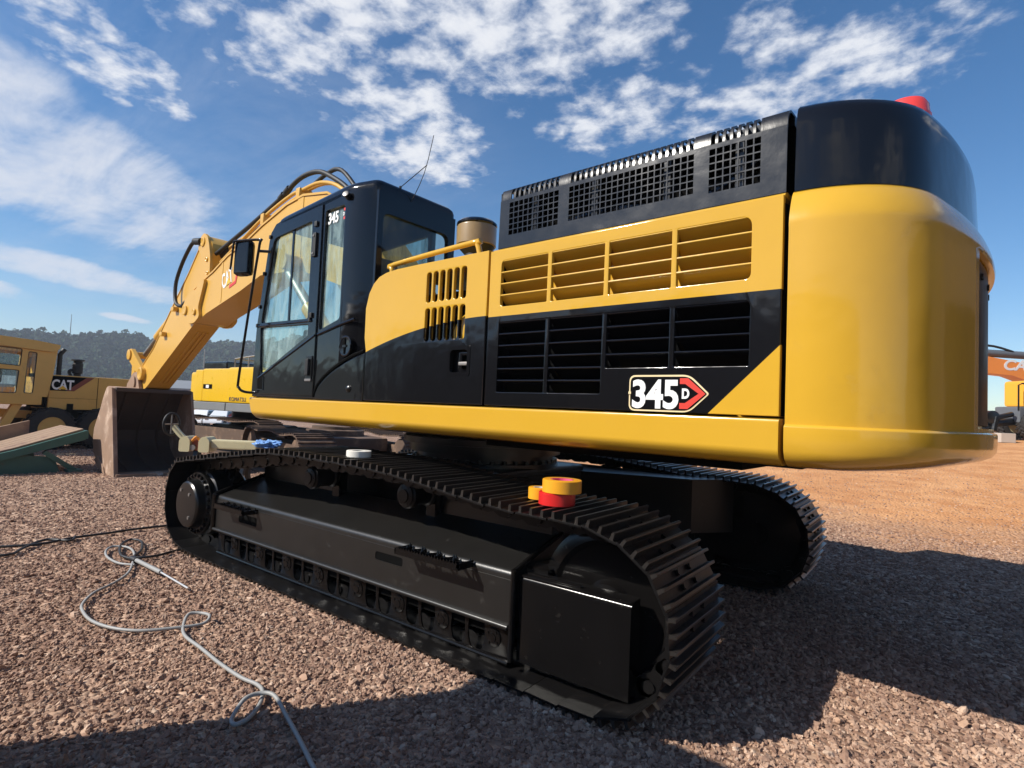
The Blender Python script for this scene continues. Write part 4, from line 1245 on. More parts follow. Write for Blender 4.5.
# ---- bucket
M_bkt = mat('worn_bucket', (.28, .18, .12), .7, var=.3, vscale=2.5, bump=.3, bscale=18, bdist=.01, dirt=(.56, .42, .32), dirt_amt=.5, dirt_scale=2.2)
M_bin = mat('bucket_inside', (.06, .042, .034), .65, var=.3, vscale=4, bump=.25, bscale=14, bdist=.01, dirt=(.11, .07, .05), dirt_amt=.25)
bo = [(8.62, .0), (9.15, -.005), (9.55, .08), (9.86, .20), (10.10, .36), (10.21, .56), (10.19, .83), (9.98, 1.10), (9.86, 1.25), (9.70, 1.50), (9.56, 1.66), (9.45, 1.70), (9.13, 1.66)]
yl, yr = .76, -.68
b = MB()
for y0, y1 in ((yl-.05, yl), (yr, yr+.05)):
    b.prism(bo, 'y', y0, y1, M_bkt)
b.prism(rpoly([(8.58, -.005), (9.10, 1.67), (9.30, 1.68), (9.28, 1.20), (8.92, .0)], .03), 'y', yl, yl+.03, M_bkt)
b.prism(rpoly([(9.20, -.01), (9.60, .07), (9.95, .22), (9.70, .30), (9.30, .12)], .03), 'y', yl, yl+.022, M_bkt)
inn = [(8.66, .05), (9.13, .045), (9.52, .13), (9.82, .25), (10.04, .40), (10.14, .58), (10.12, .80), (9.92, 1.06), (9.80, 1.22), (9.64, 1.46), (9.52, 1.60), (9.43, 1.64), (9.16, 1.60)]
b.loft([[(x, yl-.05, z) for x, z in bo], [(x, yr+.05, z) for x, z in bo]], M_bkt, False, False)
b.loft([[(x, yl-.05, z) for x, z in inn], [(x, yr+.05, z) for x, z in inn]], M_bin, False, False)
b.box(9.08, 9.20, yr+.04, yl-.04, 1.60, 1.68, M_bin, .02); b.box(8.56, 8.9, yr, yl, -.012, .055, M_bkt, .012)
for y in (.42, .0, -.36):
    b.loft([[(x, y-.03, z) for x, z in inn[1:11]], [(x-.035*(k > 3), y, z+.03*(k < 6)) for k, (x, z) in enumerate(inn[1:11])], [(x, y+.03, z) for x, z in inn[1:11]]], M_bin, False, False)
bucket = up(b, 'bucket', ang=30)
for s_ in (-1, 1):
    b = MB()
    b.prism(rpoly([(9.25, 1.64), (9.42, 2.02), (9.68, 2.0), (10.02, 1.76), (10.0, 1.30), (9.8, 1.40), (9.5, 1.66)], .04), 'y', s_*.23, s_*.29, M_bkt)
    b.lathe((9.60, s_*.29, 1.80), (0, s_, 0), [(0, .14), (.03, .14), (.035, .10), (.03, 0)], M_bkt, 20)
    up(b, 'bucket_bracket', bucket, ang=32)
for k in range(5):
    y = yl-.14-k*.29
    b = MB(); b.loft([[(8.62, y-.07, -.01), (8.62, y+.07, -.01), (8.62, y+.07, .07), (8.62, y-.07, .07)], [(8.46, y-.04, -.005), (8.46, y+.04, -.005), (8.46, y+.04, .015), (8.46, y-.04, .015)]], M_bkt)
    if k > 1: up(b, 'bucket_tooth', bucket)

# ================================================================ things lying on the near track
M_ty = mat('yellow_tape', (.80, .36, .02), .35, var=.05); M_tr = mat('red_tape', (.62, .02, .02), .3, var=.05); M_tw = mat('white_tape', (.72, .70, .64), .5, var=.05)
M_core = mat('tape_core', (.75, .10, .22), .5)
def tape(name, x, y, z, r, h, m, label, core=M_core):
    b = MB(); b.lathe((0, 0, 0), (0, 0, 1), [(0, r*.55), (0, r-.004), (.003, r), (h-.003, r), (h, r-.004), (h, r*.60)], m, 40, False)
    e = thing(name, label, 'tape roll', (x, y, z), 0, 'tape rolls left on the track')
    b.build('tape', e, ang=40)
    b = MB(); b.lathe((0, 0, .002), (0, 0, 1), [(0, r*.55), (0, r*.60), (h-.003, r*.60), (h-.003, r*.52), (0, r*.52)], core, 32, False); b.build('core', e, ang=40)
tape('tape_roll', -1.81, 1.51, 1.034, .108, .072, M_tr, 'red tape roll under the bigger yellow roll on the track')
tape('tape_roll', -1.835, 1.50, 1.107, .115, .075, M_ty, 'big yellow tape roll resting on the red roll on the track')
tape('tape_roll', -1.635, 1.43, 1.036, .072, .072, M_ty, 'small yellow tape roll standing beside the red one on the track', M_tw)
tape('tape_roll', .01, 1.53, 1.158, .095, .05, M_tw, 'white tape roll alone on the middle of the track', M_tw)

# crumpled blue rag
b = MB(); M_rag = mat('blue_rag_cloth', (.16, .33, .66), .9, var=.35, vscale=14, dirt=(.6, .7, .85), dirt_amt=.25, dirt_scale=14)
bmesh.ops.create_icosphere(b.bm, subdivisions=5, radius=1.0); b.mi(M_rag)
for v in b.bm.verts:
    n_ = mnoise.fractal(v.co*1.6+Vector((3, 1, 2)), 1.1, 2.1, 4); n3 = abs(mnoise.noise(v.co*2.6))
    f = 1+.45*n_-.40*n3
    v.co = Vector((v.co.x*.14*f, v.co.y*.10*f, max(0, v.co.z+.75)*.034*f*1.3))
rag = tag(b.build('rag', ang=80, loc=(1.19, 1.61, 1.140)), 'crumpled light blue rag lying on the front of the track', 'rag')

# ================================================================ cream machine with handwheel, beyond the track
M_crm = mat('cream_paint', (.56, .50, .30), .45, var=.08, dirt=(.25, .19, .12), dirt_amt=.15)
_fd = Vector((_F.x, _F.y, 0)).normalized(); _rd = Vector((_R0.x, _R0.y, 0)).normalized()
_p = CAM+_fd*8.0+_rd*(-4.30)
ca = thing('hydraulic_attachment', 'cream beam attachment on stands with angled arm and round guard, between track and bucket', 'attachment', (_p.x, _p.y, -.10), math.atan2(-_rd.y, -_rd.x))
b = MB(); b.box(-.78, -.13, -.07, .07, .95, 1.08, M_crm, .03); b.cyl((-.78, 0, 1.015), (-1.05, 0, 1.015), .045, M_crm, seg=20); b.build('beam', ca)
for x in (-.06, .21):
    b = MB(); b.prism(rpoly([(x-.075, .90), (x+.075, .90), (x+.075, 1.06), (x+.03, 1.115), (x-.03, 1.115), (x-.075, 1.06)], .03), 'y', -.11, .11, M_crm); b.build('end_block', ca)
b = MB(); b.box(.015, .135, -.06, .06, .92, 1.08, mat('rust_red', (.28, .07, .03), .6, var=.3)); b.tube([(.02, .07, 1.06), (.06, .09, 1.11), (.12, .08, 1.05)], .018, mat('orange_hose', (.8, .3, .04), .5), 8, 3); b.cyl((.10, .06, .96), (.10, .10, .96), .04, M_steel, seg=16); b.build('motor', ca)
b = MB(); b.tube([(.24, .03, 1.06), (.34, .03, 1.15), (.42, .03, 1.24)], .045, M_crm, 4); b.build('arm', ca)
b = MB()
ring = [Vector((.435+.05*math.cos(a), .06+.10*math.cos(a), 1.27+.15*math.sin(a))) for a in [k*math.pi/14 for k in range(29)]]
b.tube(ring, .017, M_rub, 8); b.tube([(.385, -.04, 1.27), (.485, .16, 1.27)], .010, M_steel, 6); b.tube([(.435, .06, 1.13), (.435, .06, 1.41)], .010, M_steel, 6)
b.build('handwheel', ca, ang=60)
for x in (-.6, .08):
    b = MB(); b.prism([(-.26, .1), (-.20, .1), (0, .84), (.20, .1), (.26, .1), (.04, .925), (-.04, .925)], 'x', x-.03, x+.03, M_blkm); b.build('stand', ca)

# ================================================================ hoses and wand on the gravel
M_hose = mat('grey_hose_rubber', (.30, .30, .29), .5, var=.12, dirt=(.28, .2, .15), dirt_amt=.2, dirt_scale=9)
M_cbl = mat('black_cable_rubber', (.014, .013, .013), .5)
def ground_line(name, pts, r, m, label, cat, zs=None):
    b = MB(); q = []
    for k, (x, y) in enumerate(pts):
        z = gz(x, y)+r+.022+(zs[k] if zs else 0)
        q.append((x, y, z))
    b.tube(q, r, m, 8, 8)
    return tag(b.build(name, ang=70), label, cat)
gh = [(2.175, 2.244), (2.324, 2.318), (2.601, 2.318), (2.856, 2.253), (3.0, 2.15), (2.88, 2.06), (2.6, 2.10), (2.189, 2.259), (1.935, 2.381), (1.745, 2.532), (1.572, 2.726), (1.37, 2.854), (1.218, 2.903), (0.959, 2.927), (0.72, 2.881), (0.547, 2.78), (0.439, 2.613), (0.384, 2.459),
      (0.413, 2.4), (0.505, 2.416), (0.543, 2.481), (0.442, 2.557), (0.259, 2.623), (0.006, 2.639), (-0.283, 2.661), (-0.529, 2.665), (-0.664, 2.648), (-0.757, 2.666), (-0.861, 2.738), (-0.945, 2.836), (-0.959, 2.904), (-0.926, 2.914), (-0.872, 2.88), (-0.82, 2.797), (-0.823, 2.717), (-0.897, 2.683), (-1.059, 2.713), (-1.27, 2.779), (-1.466, 2.845), (-1.561, 2.883), (-2.0, 3.1), (-2.6, 3.6)]
zs = [0]*len(gh)
for k in (18, 19, 20): zs[k] = .03
for k in (33, 34, 35): zs[k] = .03
ground_line('hose', gh, .0108, M_hose, 'long grey air hose looping across the gravel towards the camera', 'hose', zs)
b = MB(); b.tube([(2.30, 2.20, .05), (1.731, 2.20, .05)], .019, M_hose, 8); b.tube([(1.74, 2.20, .05), (1.162, 2.221, .045)], .008, mat('bright_tube', (.75, .73, .7), .3, metal=.5), 8)
b.cyl((2.36, 2.205, .05), (2.26, 2.20, .05), .026, M_cbl, seg=10)
tag(b.build('spray_wand', ang=50), 'thin pale spray wand lying on the gravel at the hose end', 'wand')
ground_line('cable', [(4.1, 3.4), (3.74, 3.015), (3.579, 2.738), (3.547, 2.555), (3.643, 2.3), (3.654, 2.016), (3.689, 1.736), (3.671, 1.398), (3.697, 1.1), (3.8, .7)], .013, M_cbl, 'black cable running along the gravel in front of the track', 'cable')
ground_line('cable', [(3.5, 3.2), (3.326, 3.038), (3.263, 2.88), (3.481, 2.733), (3.712, 2.516), (3.53, 2.36), (3.701, 2.269)], .013, M_cbl, 'short black cable end kinked beside the longer cable', 'cable')
ground_line('cable', [(2.264, 2.171), (2.45, 2.20), (2.631, 2.203), (3.0, 2.08), (3.2, 1.93), (3.05, 1.88), (2.7, 2.0), (2.45, 2.15), (2.369, 2.016), (2.438, 1.802), (2.513, 1.571), (2.6, 1.3)], .012, M_cbl, 'thin black lead coiled at the wand and running under the track', 'cable')

# ================================================================ loading ramp, left
M_grn = mat('green_ramp_paint', (.035, .11, .09), .55, var=.25, dirt=(.14, .10, .07), dirt_amt=.25)
M_plk = mat('weathered_planks', (.30, .20, .13), .85, var=.25, vscale=8, bump=.3, bscale=16, bdist=.006, dirt=(.16, .09, .08), dirt_amt=.35, dirt_scale=1.2)
rm = thing('loading_ramp', 'low green steel loading ramp with weathered plank deck left of the bucket', 'ramp', (9.85, .48, 0))
b = MB(); b.prism([(0, .62), (0, .80), (1.05, .45), (2.6, .02), (2.6, -.02), (2.3, -.02), (1.6, .16)], 'x', -.04, .04, M_grn); b.prism([(0, .62), (0, .80), (1.05, .45), (2.6, .02), (2.6, -.02), (2.3, -.02), (1.6, .16)], 'x', 1.56, 1.64, M_grn); b.box(-.03, 1.62, -.05, .02, .64, .80, M_grn, .01); b.build('side_beam', rm)
for u_ in (.05, 1.5):
    b = MB(); b.prism([(.35, .0), (.45, .30), (.9, .34), (2.4, .02), (2.4, .0)], 'x', u_, u_+.04, M_grn); b.build('base_frame', rm)
b = MB(); b.tube([(.02, .62, .40), (.02, .30, .16), (.02, .12, .03)], .06, M_grn, 4); b.box(-.1, .16, .02, .26, .0, .05, M_grn, .01); b.build('support_leg', rm)
for k in range(5):
    b = MB(); u0 = .06+.29*k
    b.prism([(.02, .795), (.02, .835), (1.05, .485), (2.58, .055), (2.58, .015), (1.05, .445)], 'x', u0, u0+.27, M_plk); b.build('deck_plank', rm)
b = MB(); b.prism([(.50, .62), (.50, .92), (1.25, .70), (2.58, .32), (2.58, .06)], 'x', 1.66, 1.74, M_plk); b.build('side_board', rm)

# ================================================================ motor grader
M_gy = mat('grader_paint', (.68, .40, .105), .4, var=.12, dirt=(.2, .12, .05), dirt_amt=.2, dirt_scale=2)
gr = thing('motor_grader', 'old yellow motor grader with glazed cab, facing left behind the ramp', 'grader', (14.96, -.294, 0), R(-84))
b = MB()
b.box(-2.5, -.30, .0, 1.5, 1.17, 1.42, M_gy, .03)
cabx = [-2.5, -.19]
cs = [(-2.5, 1.38), (-.20, 1.38), (-.16, 2.56), (-2.5, 2.66)]
hol = [rpoly([(-1.9, 2.18), (-.80, 2.14), (-.78, 2.58), (-1.9, 2.62)], .05), rpoly([(-1.9, 1.45), (-.84, 1.45), (-.81, 2.04), (-1.9, 2.06)], .05), rpoly([(-.70, 1.46), (-.50, 1.46), (-.47, 2.52), (-.66, 2.53)], .05)]
b.plate(cs, hol, .05, .05, M_gy, .006); b.plate(cs, [rpoly([(-2.3, 1.6), (-.4, 1.6), (-.35, 2.5), (-2.3, 2.5)], .06)], 1.5, .05, M_gy)
b.plate([(.05, 1.38), (1.5, 1.38), (1.5, 2.6), (.05, 2.6)], [rpoly([(.3, 1.9), (1.3, 1.9), (1.3, 2.45), (.3, 2.45)], .06)], -.19, .05, M_gy, 0, 'x')
b.prism([(-2.6, 2.70), (-.16, 2.56), (-.02, 2.66), (-.02, 2.76), (-.5, 2.82), (-2.6, 2.92)], 'y', -.06, 1.56, M_gy)
b.prism([(-.20, 1.38), (-.16, 2.58), (-.04, 2.66), (-.10, 2.0), (-.19, 1.38)], 'y', .01, 1.49, M_gy)
gcab = b.build('cab', gr)
M_seal = M_rub
for h_ in hol:
    b = MB(); b.tube([(x, .055-.03, z) for x, z in h_]+[(h_[0][0], .025, h_[0][1])], .018, M_seal, 6); b.plate(h_, [], .035, .004, M_glass); b.build('window', gcab, ang=60)
b = MB(); b.box(-1.35, -1.0, .6, 1.0, 1.42, 1.75, M_seat, .05); b.box(-1.05, -.95, .6, 1.0, 1.7, 2.2, M_seat, .05); b.box(-1.9, -1.75, .6, 1.0, 1.42, 2.0, M_seat); b.box(-.62, -.5, .5, .8, 1.45, 2.05, mat('pale_cloth', (.6, .6, .58), .8)); b.build('operator_seat', gcab)
b = MB(); b.box(-.12, 1.95, .15, 1.35, 1.06, 1.98, M_gy, .03); b.box(.30, .44, .12, .16, 1.02, 1.22, M_dark); b.box(-.19, -.1, .2, 1.3, 1.1, 2.0, M_dark); hd = b.build('engine_hood', gr)
b = MB(); b.box(.995, 1.005, .142, .15, 1.06, 1.96, M_dark); b.box(-.10, 1.0, .142, .15, 1.36, 1.365, M_dark); b.build('hood_seam', hd)
b = MB()
b.plate([(-.10, 1.56), (.42, 1.56), (.86, 1.95), (-.10, 1.95)], [], .148, .004, M_dark)
b.plate([(.26, 1.56), (.44, 1.56), (.90, 1.95), (.72, 1.95)], [], .145, .003, mat('decal_maroon', (.22, .05, .03), .5))
gt = Matrix(((1, 0, 0, -.075), (0, 0, -1, .141), (0, 1, 0, 1.60), (0, 0, 0, 1)))
b.text('CAT', .36, gt, M_white, .004, .010, .72, space=.95)
b.plate([(.07, 1.60), (.28, 1.60), (.175, 1.70)], [], .1375, .003, mat('logo_yellow', (.80, .46, .03), .4))
b.build('hood_lettering', hd)
b = MB(); b.tube([(.09, .22, 1.98), (.09, .22, 2.52), (.18, .22, 2.68)], .055, M_rub, 12, 1); b.build('exhaust_stack', gr)
b = MB(); b.lathe((.55, .32, 1.98), (0, 0, 1), [(0, .08), (.06, .08), (.08, .12), (.34, .12), (.36, .10), (.41, .10), (.42, .16), (.45, .16), (.47, .08), (.48, 0)], M_rub, 24); b.tube([(.4, .32, 1.98), (.36, .32, 2.1), (.45, .32, 2.15)], .04, M_rub, 8, 3); b.build('air_precleaner', gr)
b = MB(); b.prism([(-5.5, 1.3), (-2.4, 1.15), (-.3, 1.0), (-.3, .8), (-2.4, .9), (-5.5, 1.05)], 'y', .55, .95, M_gy); b.prism([(-1.15, .5), (-.95, .5), (-.65, 1.2), (-.85, 1.2)], 'y', .1, .25, M_gy); b.box(-1.7, -.2, .1, .3, .55, .62, M_gy); b.box(-.2, 1.9, .5, 1.0, .55, 1.08, M_dark); b.build('main_frame', gr)
M_tyre = mat('tyre_rubber', (.022, .02, .019), .8, var=.2, dirt=(.12, .085, .06), dirt_amt=.3, dirt_scale=5)
def tyre_mesh(b, r, wd, rim):
    b.lathe((0, 0, 0), (0, 1, 0), [(0, rim), (.0, r*.80), (.03, r*.92), (.07, r*.97), (wd-.07, r*.97), (wd-.03, r*.92), (wd, r*.80), (wd, rim)], M_tyre, 40, False)
    for k in range(22):
        a = 2*math.pi*k/22
        for s_ in (0, 1):
            y0, y1 = (.0, wd*.52) if s_ == 0 else (wd*.48, wd); a1 = a+(0 if s_ == 0 else math.pi/22)
            A = Matrix.Rotation(-a1, 4, 'Y')
            b.loft([[A @ Vector((r*(.90 if j != 1 else .96), y, t)) for j, t in ((0, -.035), (1, -.03), (1, .03), (0, .035))] if False else [A @ Vector((q_, y, t+(.10 if (y == y1) == (s_ == 0) else 0))) for q_, t in ((r*.93, -.04), (r, -.03), (r, .03), (r*.93, .04))] for y in (y0, y1)], M_tyre)
def wheel(par, x, z, r, y0, wd, rimm):
    rim = r*.56
    b = MB(); tyre_mesh(b, r, wd, rim); wh = b.build('wheel', par, ang=35, loc=(x, y0, z))
    b = MB(); b.lathe((0, .02, 0), (0, 1, 0), [(0, rim), (.03, rim*.92), (.07, rim*.86), (.10, rim*.5), (.06, rim*.45), (.04, rim*.2), (.02, 0)], rimm, 32)
    b.lathe((0, wd-.02, 0), (0, -1, 0), [(0, rim), (.03, rim*.92), (.10, rim*.5), (.04, 0)], rimm, 24)
    for k in range(8):
        a = k*math.pi/4; b.cyl((rim*.66*math.cos(a), .07, rim*.66*math.sin(a)), (rim*.66*math.cos(a), .05, rim*.66*math.sin(a)), .022, M_steel, seg=6)
    b.build('rim', wh, ang=35)
for x in (-.04, 1.10):
    wheel(gr, x, .55, .56, -.02, .36, M_gy); wheel(gr, x, .55, .56, 1.2, .36, M_gy)
for y in (-.1, 1.3): wheel(gr, -4.9, .55, .56, y, .34, M_gy)
b = MB(); b.prism([(-3.3, .1), (-3.1, .1), (-2.95, .35), (-3.0, .62), (-3.1, .62)], 'y', -.6, 2.2, M_gy); b.build('blade', gr)

# ================================================================ bright yellow excavator in the next row
M_ky = mat('bright_yellow_paint', (.72, .44, .015), .3, coat=.3, var=.05, dents=.05)
M_kg = mat('grey_skirt_paint', (.19, .20, .205), .45, var=.1)
M_rust = mat('rusty_track', (.10, .062, .042), .75, var=.35, vscale=3, bump=.3, bscale=20, bdist=.01, dirt=(.26, .17, .11), dirt_amt=.5, dirt_scale=3)
KP = (13.05, -3.4, 0)
ke = thing('excavator', 'bright yellow excavator with grey skirts and muddy tracks, parked in the next row', 'excavator', KP, R(3))
b = MB()
kz0, kz1 = 1.44, 2.40
b.box(-.77, .63, -2.4, -.02, kz0, kz1, M_ky, .05); b.box(.64, 1.08, -2.35, -.03, kz0, kz1-.03, M_ky, .05)
b.box(1.10, 1.62, -2.35, -.16, kz0, kz1-.08, M_ky, .10)
kb = b.build('body', ke)
b = MB(); b.box(-2.1, -.79, -2.45, .03, kz0-.01, kz1+.03, M_ky, .08); b.box(-2.9, -2.0, -2.4, -.1, 1.3, kz1, M_ky, .2); b.build('counterweight', ke)
b = MB(); b.box(-.72, 1.62, -2.42, .02, 1.20, 1.43, M_kg, .03); b.box(-2.1, -.78, -2.42, .03, 1.20, 1.43, M_kg, .03); b.build('skirt', ke)
b = MB(); b.box(.08, .56, -.03, -.012, 1.81, 1.94, M_dark); b.box(.24, .40, -.03, -.008, 1.83, 1.92, M_white); b.build('panel_latch', ke)
b = MB(); b.text('KOMATSU', .155, leftface(-.95, 1.49, .036), mat('navy_lettering', (.02, .025, .09), .4), .004, .0, 1.1, space=1.06); b.build('lettering', ke)
b = MB()
for y in (-.5, -1.6): b.tube([(-.2, y, 2.40), (-.2, y, 2.72), (-1.6, y, 2.82), (-1.65, y, 2.42)], .022, M_steel, 8)
b.tube([(-.9, -.5, 2.40), (-.9, -.5, 2.76)], .02, M_steel, 8); b.tube([(-.2, -.5, 2.72), (-.2, -1.6, 2.72)], .02, M_steel, 8); b.build('handrail', ke, ang=50)
b = MB(); b.cyl((-1.75, -.7, 2.40), (-1.75, -.7, 2.86), .10, M_rub, seg=16); b.cyl((-1.75, -.7, 2.86), (-1.75, -.7, 2.93), .14, M_rub, seg=16); b.build('exhaust_stack', ke)
b = MB(); b.box(1.7, 3.1, -2.3, -1.3, 1.4, 2.75, M_blk, .06); b.build('cab', ke)
def muddy_track(par, y0, y1, x0, x1, h):
    b = MB(); r = h/2
    pts = []
    for k in range(9): a = math.pi/2+math.pi*k/8; pts.append((x0+r+r*math.cos(a), r+r*math.sin(a)))
    for k in range(1, 14): pts.append((x0+r+(x1-x0-2*r)*k/14, 0))
    for k in range(9): a = -math.pi/2+math.pi*k/8; pts.append((x1-r+r*math.cos(a), r+r*math.sin(a)))
    for k in range(13, 0, -1): pts.append((x0+r+(x1-x0-2*r)*k/14, h-.05*math.sin(math.pi*k/14*2)**2))
    j, tot = closed_path(pts, int(sum((Vector(pts[k])-Vector(pts[k-1])).length for k in range(len(pts)))/.21))
    for k in range(len(j)):
        p0, p1 = j[k], j[(k+1) % len(j)]; d = (p1-p0); Ln = d.length; d = d/Ln; n = Vector((d[1], -d[0])); c = (p0+p1)/2
        if n.dot(c-Vector(((x0+x1)/2, r))) < 0: n = -n
        Mx = Matrix(((d[0], 0, n[0], c[0]), (0, 1, 0, 0), (d[1], 0, n[1], c[1]), (0, 0, 0, 1)))
        b.box(-Ln/2+.01, Ln/2+.005, y0, y1, -.05, -.03, M_rust, 0, Mx)
        for g in (-.06, .06): b.box(g-.012, g+.012, y0, y1, -.03, 0, M_rust, 0, Mx)
    b.prism([(x0+.4, .3), (x1-.4, .3), (x1-.5, .72), (x0+.5, .72)], 'y', y0+.12, y1-.15, M_rust)
    for x in (x0+.5, x1-.5): b.cyl((x, y0+.15, h/2), (x, y1-.1, h/2), h*.40, M_rust, seg=24)
    return b.build('track', par, weld=False)
muddy_track(ke, -.55, .15, -2.9, 2.3, 1.02); muddy_track(ke, -3.0, -2.3, -2.9, 2.3, 1.02)
b = MB(); b.lathe((0, -1.3, .7), (0, 0, 1), [(0, .7), (.3, .6), (.52, .6)], M_blkm, 32); b.box(-.9, .9, -2.3, -.5, .5, .8, M_blkm, .1); b.build('carbody', ke)

# heaped muddy tracks of a third machine nearer the gap
tk = thing('crawler_chassis', 'bare muddy crawler chassis on the gravel behind the cream attachment', 'chassis', (7.4, -2.3, 0), R(-14))
muddy_track(tk, -.35, .35, -2.1, 2.0, .98)
muddy_track(tk, -2.5, -1.8, -2.1, 2.0, .98)
b = MB(); b.box(-1.0, 1.0, -1.9, -.3, .40, .85, M_rust, .06); b.lathe((0, -1.1, .85), (0, 0, 1), [(0, .62), (.12, .62), (.14, .5), (.2, .5)], M_rust, 32); b.build('centre_frame', tk)

# ================================================================ cars and truck seen beneath it
def car(name, x, y, rot, col, label, cat, h=1.45, ln=4.2, pickup=False):
    e = thing(name, label, cat, (x, y, gz(x, y)), rot, 'vehicles parked beyond the yellow excavator')
    m = mat('car_'+name+str(round(x)), col, .3, coat=.6, var=.04)
    b = MB(); hw = .86
    low = [(-ln/2, .35), (-ln/2+.04, .75), (-ln/2+.35, .92), (ln/2-1.1, .95), (ln/2-.15, .80), (ln/2, .55), (ln/2-.02, .30), (-ln/2+.02, .28)]
    b.loft([[(x_, -hw+.08, z_) for x_, z_ in low], [(x_, -hw, .02+z_*.97) for x_, z_ in low], [(x_, hw, .02+z_*.97) for x_, z_ in low], [(x_, hw-.08, z_) for x_, z_ in low]], m)
    x0 = -ln/2+(.35 if not pickup else 1.7); x1 = ln/2-1.05
    tp = [(x0, .90), (x0+.30, h-.06), (x0+.5, h), (x1-.75, h), (x1-.55, h-.05), (x1, .92)]
    b.loft([[(x_, -hw+.05+.16*max(0, (z_-.9)/.55), z_) for x_, z_ in tp], [(x_, hw-.05-.16*max(0, (z_-.9)/.55), z_) for x_, z_ in tp]], m)
    bd = b.build('body', e, ang=40)
    for s_ in (-1, 1):
        b = MB()
        b.loft([[(x_, s_*(hw-.05-.16*max(0, (z_-.9)/.55)+.006), z_) for x_, z_ in ((x0+.16, .97), (x0+.42, h-.10), (x1-.72, h-.10), (x1-.18, .97))]]*1+[[(x_, s_*(hw-.05-.16*max(0, (z_-.9)/.55)+.012), z_) for x_, z_ in ((x0+.16, .97), (x0+.42, h-.10), (x1-.72, h-.10), (x1-.18, .97))]], M_dglass)
        b.build('side_window', bd)
    b = MB(); b.loft([[(x1-.62+.008, y_*.80, h-.07), (x1-.02, y_, .95)] for y_ in (-.72, .72)], M_dglass, False, False); b.build('windscreen', bd)
    for x_ in (-ln/2+.75, ln/2-.8):
        for s_ in (-1, 1):
            b = MB(); b.lathe((x_, s_*(hw-.2), .31), (0, s_, 0), [(0, .30), (.02, .31), (.18, .31), (.20, .28), (.205, .19), (.19, .17), (.20, 0)], M_rub, 24); b.build('wheel', e)
    for s_ in (-1, 1):
        b = MB(); b.box(ln/2-.14, ln/2-.01, s_*.55-.16, s_*.55+.16, .58, .72, M_chrome, .03); b.build('headlight', bd)
    return e
def afar(depth, px): q_ = CAM+_fd*depth+_rd*((px-512)/565.5*depth); return q_.x, q_.y
_rot = math.atan2(_fd.y, _fd.x)+math.pi
x_, y_ = afar(55, 205); car('car', x_, y_, _rot+.05, (.75, .75, .74), 'white hatchback, first car from the bucket, seen under the grey skirt', 'car', 1.5, 3.9)
x_, y_ = afar(55, 224.5); car('car', x_, y_, _rot+.05, (.66, .68, .70), 'pale hatchback between white hatchback and red pickup, seen under the grey skirt', 'car', 1.52, 3.9)
x_, y_ = afar(57, 241); car('pickup', x_, y_, _rot+.05, (.55, .06, .04), 'red pickup between pale hatchback and orange loader', 'pickup', 1.5, 4.6, True)
x_, y_ = afar(48, 255)
ol = thing('loader', 'small orange loader beside the red pickup', 'loader', (x_, y_, gz(x_, y_)), _rot+.6)
M_or = mat('orange_paint', (.75, .16, .03), .4, coat=.2, var=.08)
b = MB(); b.box(-1.2, .8, -.6, .6, .6, 1.15, M_or, .1); b.prism([(-.2, 1.1), (.6, 1.1), (.5, 1.45), (-.1, 1.45)], 'y', -.5, .5, M_or); b.build('body', ol)
b = MB(); b.prism([(.9, .25), (1.7, .2), (1.75, .3), (1.2, .4), (1.05, 1.0), (.9, 1.0)], 'y', -.85, .85, M_or); b.build('bucket', ol)
for x in (-.75, .55):
    for y in (-.85, .55): wheel(ol, x, .42, .42, y, .3, M_or)

# ================================================================ right: orange excavator, loader, kerb
M_co = mat('orange_boom_paint', (.88, .27, .035), .4, coat=.15, var=.06)
M_cy = mat('amber_paint', (.75, .36, .03), .4, coat=.2, var=.06)
M_cg = mat('slate_grey_paint', (.11, .12, .135), .5, var=.1)
FD = Vector((_F.x, _F.y, 0)).normalized(); RD = Vector((_R0.x, _R0.y, 0)).normalized()
def at(depth, lat): p = CAM+FD*depth+RD*lat; return (p.x, p.y, gz(p.x, p.y))
p = at(24, 22.0)
oe = thing('excavator', 'orange excavator with its boom stretched out past the counterweight', 'excavator', p, math.atan2(-RD.y, -RD.x))
HZ = -p[2]
def ez(z): return z+HZ                         # heights above the level of the main machine's ground
b = MB(); bo2 = [(3.6, ez(5.15)), (3.5, ez(4.75)), (3.2, ez(4.15)), (1.0, ez(4.02)), (-1.5, ez(3.2)), (-1.9, ez(3.2)), (-1.8, ez(3.7)), (.6, ez(4.85)), (3.0, ez(5.2))]
bo2 = [(x, z-.05 if z < ez(4.5) else z-.33) for x, z in bo2]
b.prism(bo2, 'y', -.32, .32, M_co); cb_ = b.build('boom', oe)
b = MB(); b.text('CASE', .60, Matrix(((-1, 0, 0, 1.42), (0, 0, 1, .325), (0, 1, 0, ez(4.20)), (0, 0, 0, 1))), M_white, .006, .018, 1.2, shear=.2); b.build('lettering', cb_)
b = MB(); b.cyl((1.9, 0, ez(4.91)), (-.9, 0, ez(4.85)), .16, M_cg, seg=20); b.cyl((3.2, 0, ez(5.03)), (1.9, 0, ez(4.91)), .13, M_co, seg=16); b.tube([(3.3, .1, ez(5.18)), (2.5, .1, ez(5.23)), (1.6, .1, ez(5.2)), (.8, .1, ez(5.0))], .05, M_rub, 8, 3); b.build('stick_cylinder', cb_)
b = MB(); b.prism([(3.7, ez(5.3)), (4.1, ez(4.9)), (3.55, ez(2.3)), (3.3, ez(2.35)), (3.2, ez(4.3))], 'y', -.22, .22, M_co); b.build('stick', oe)
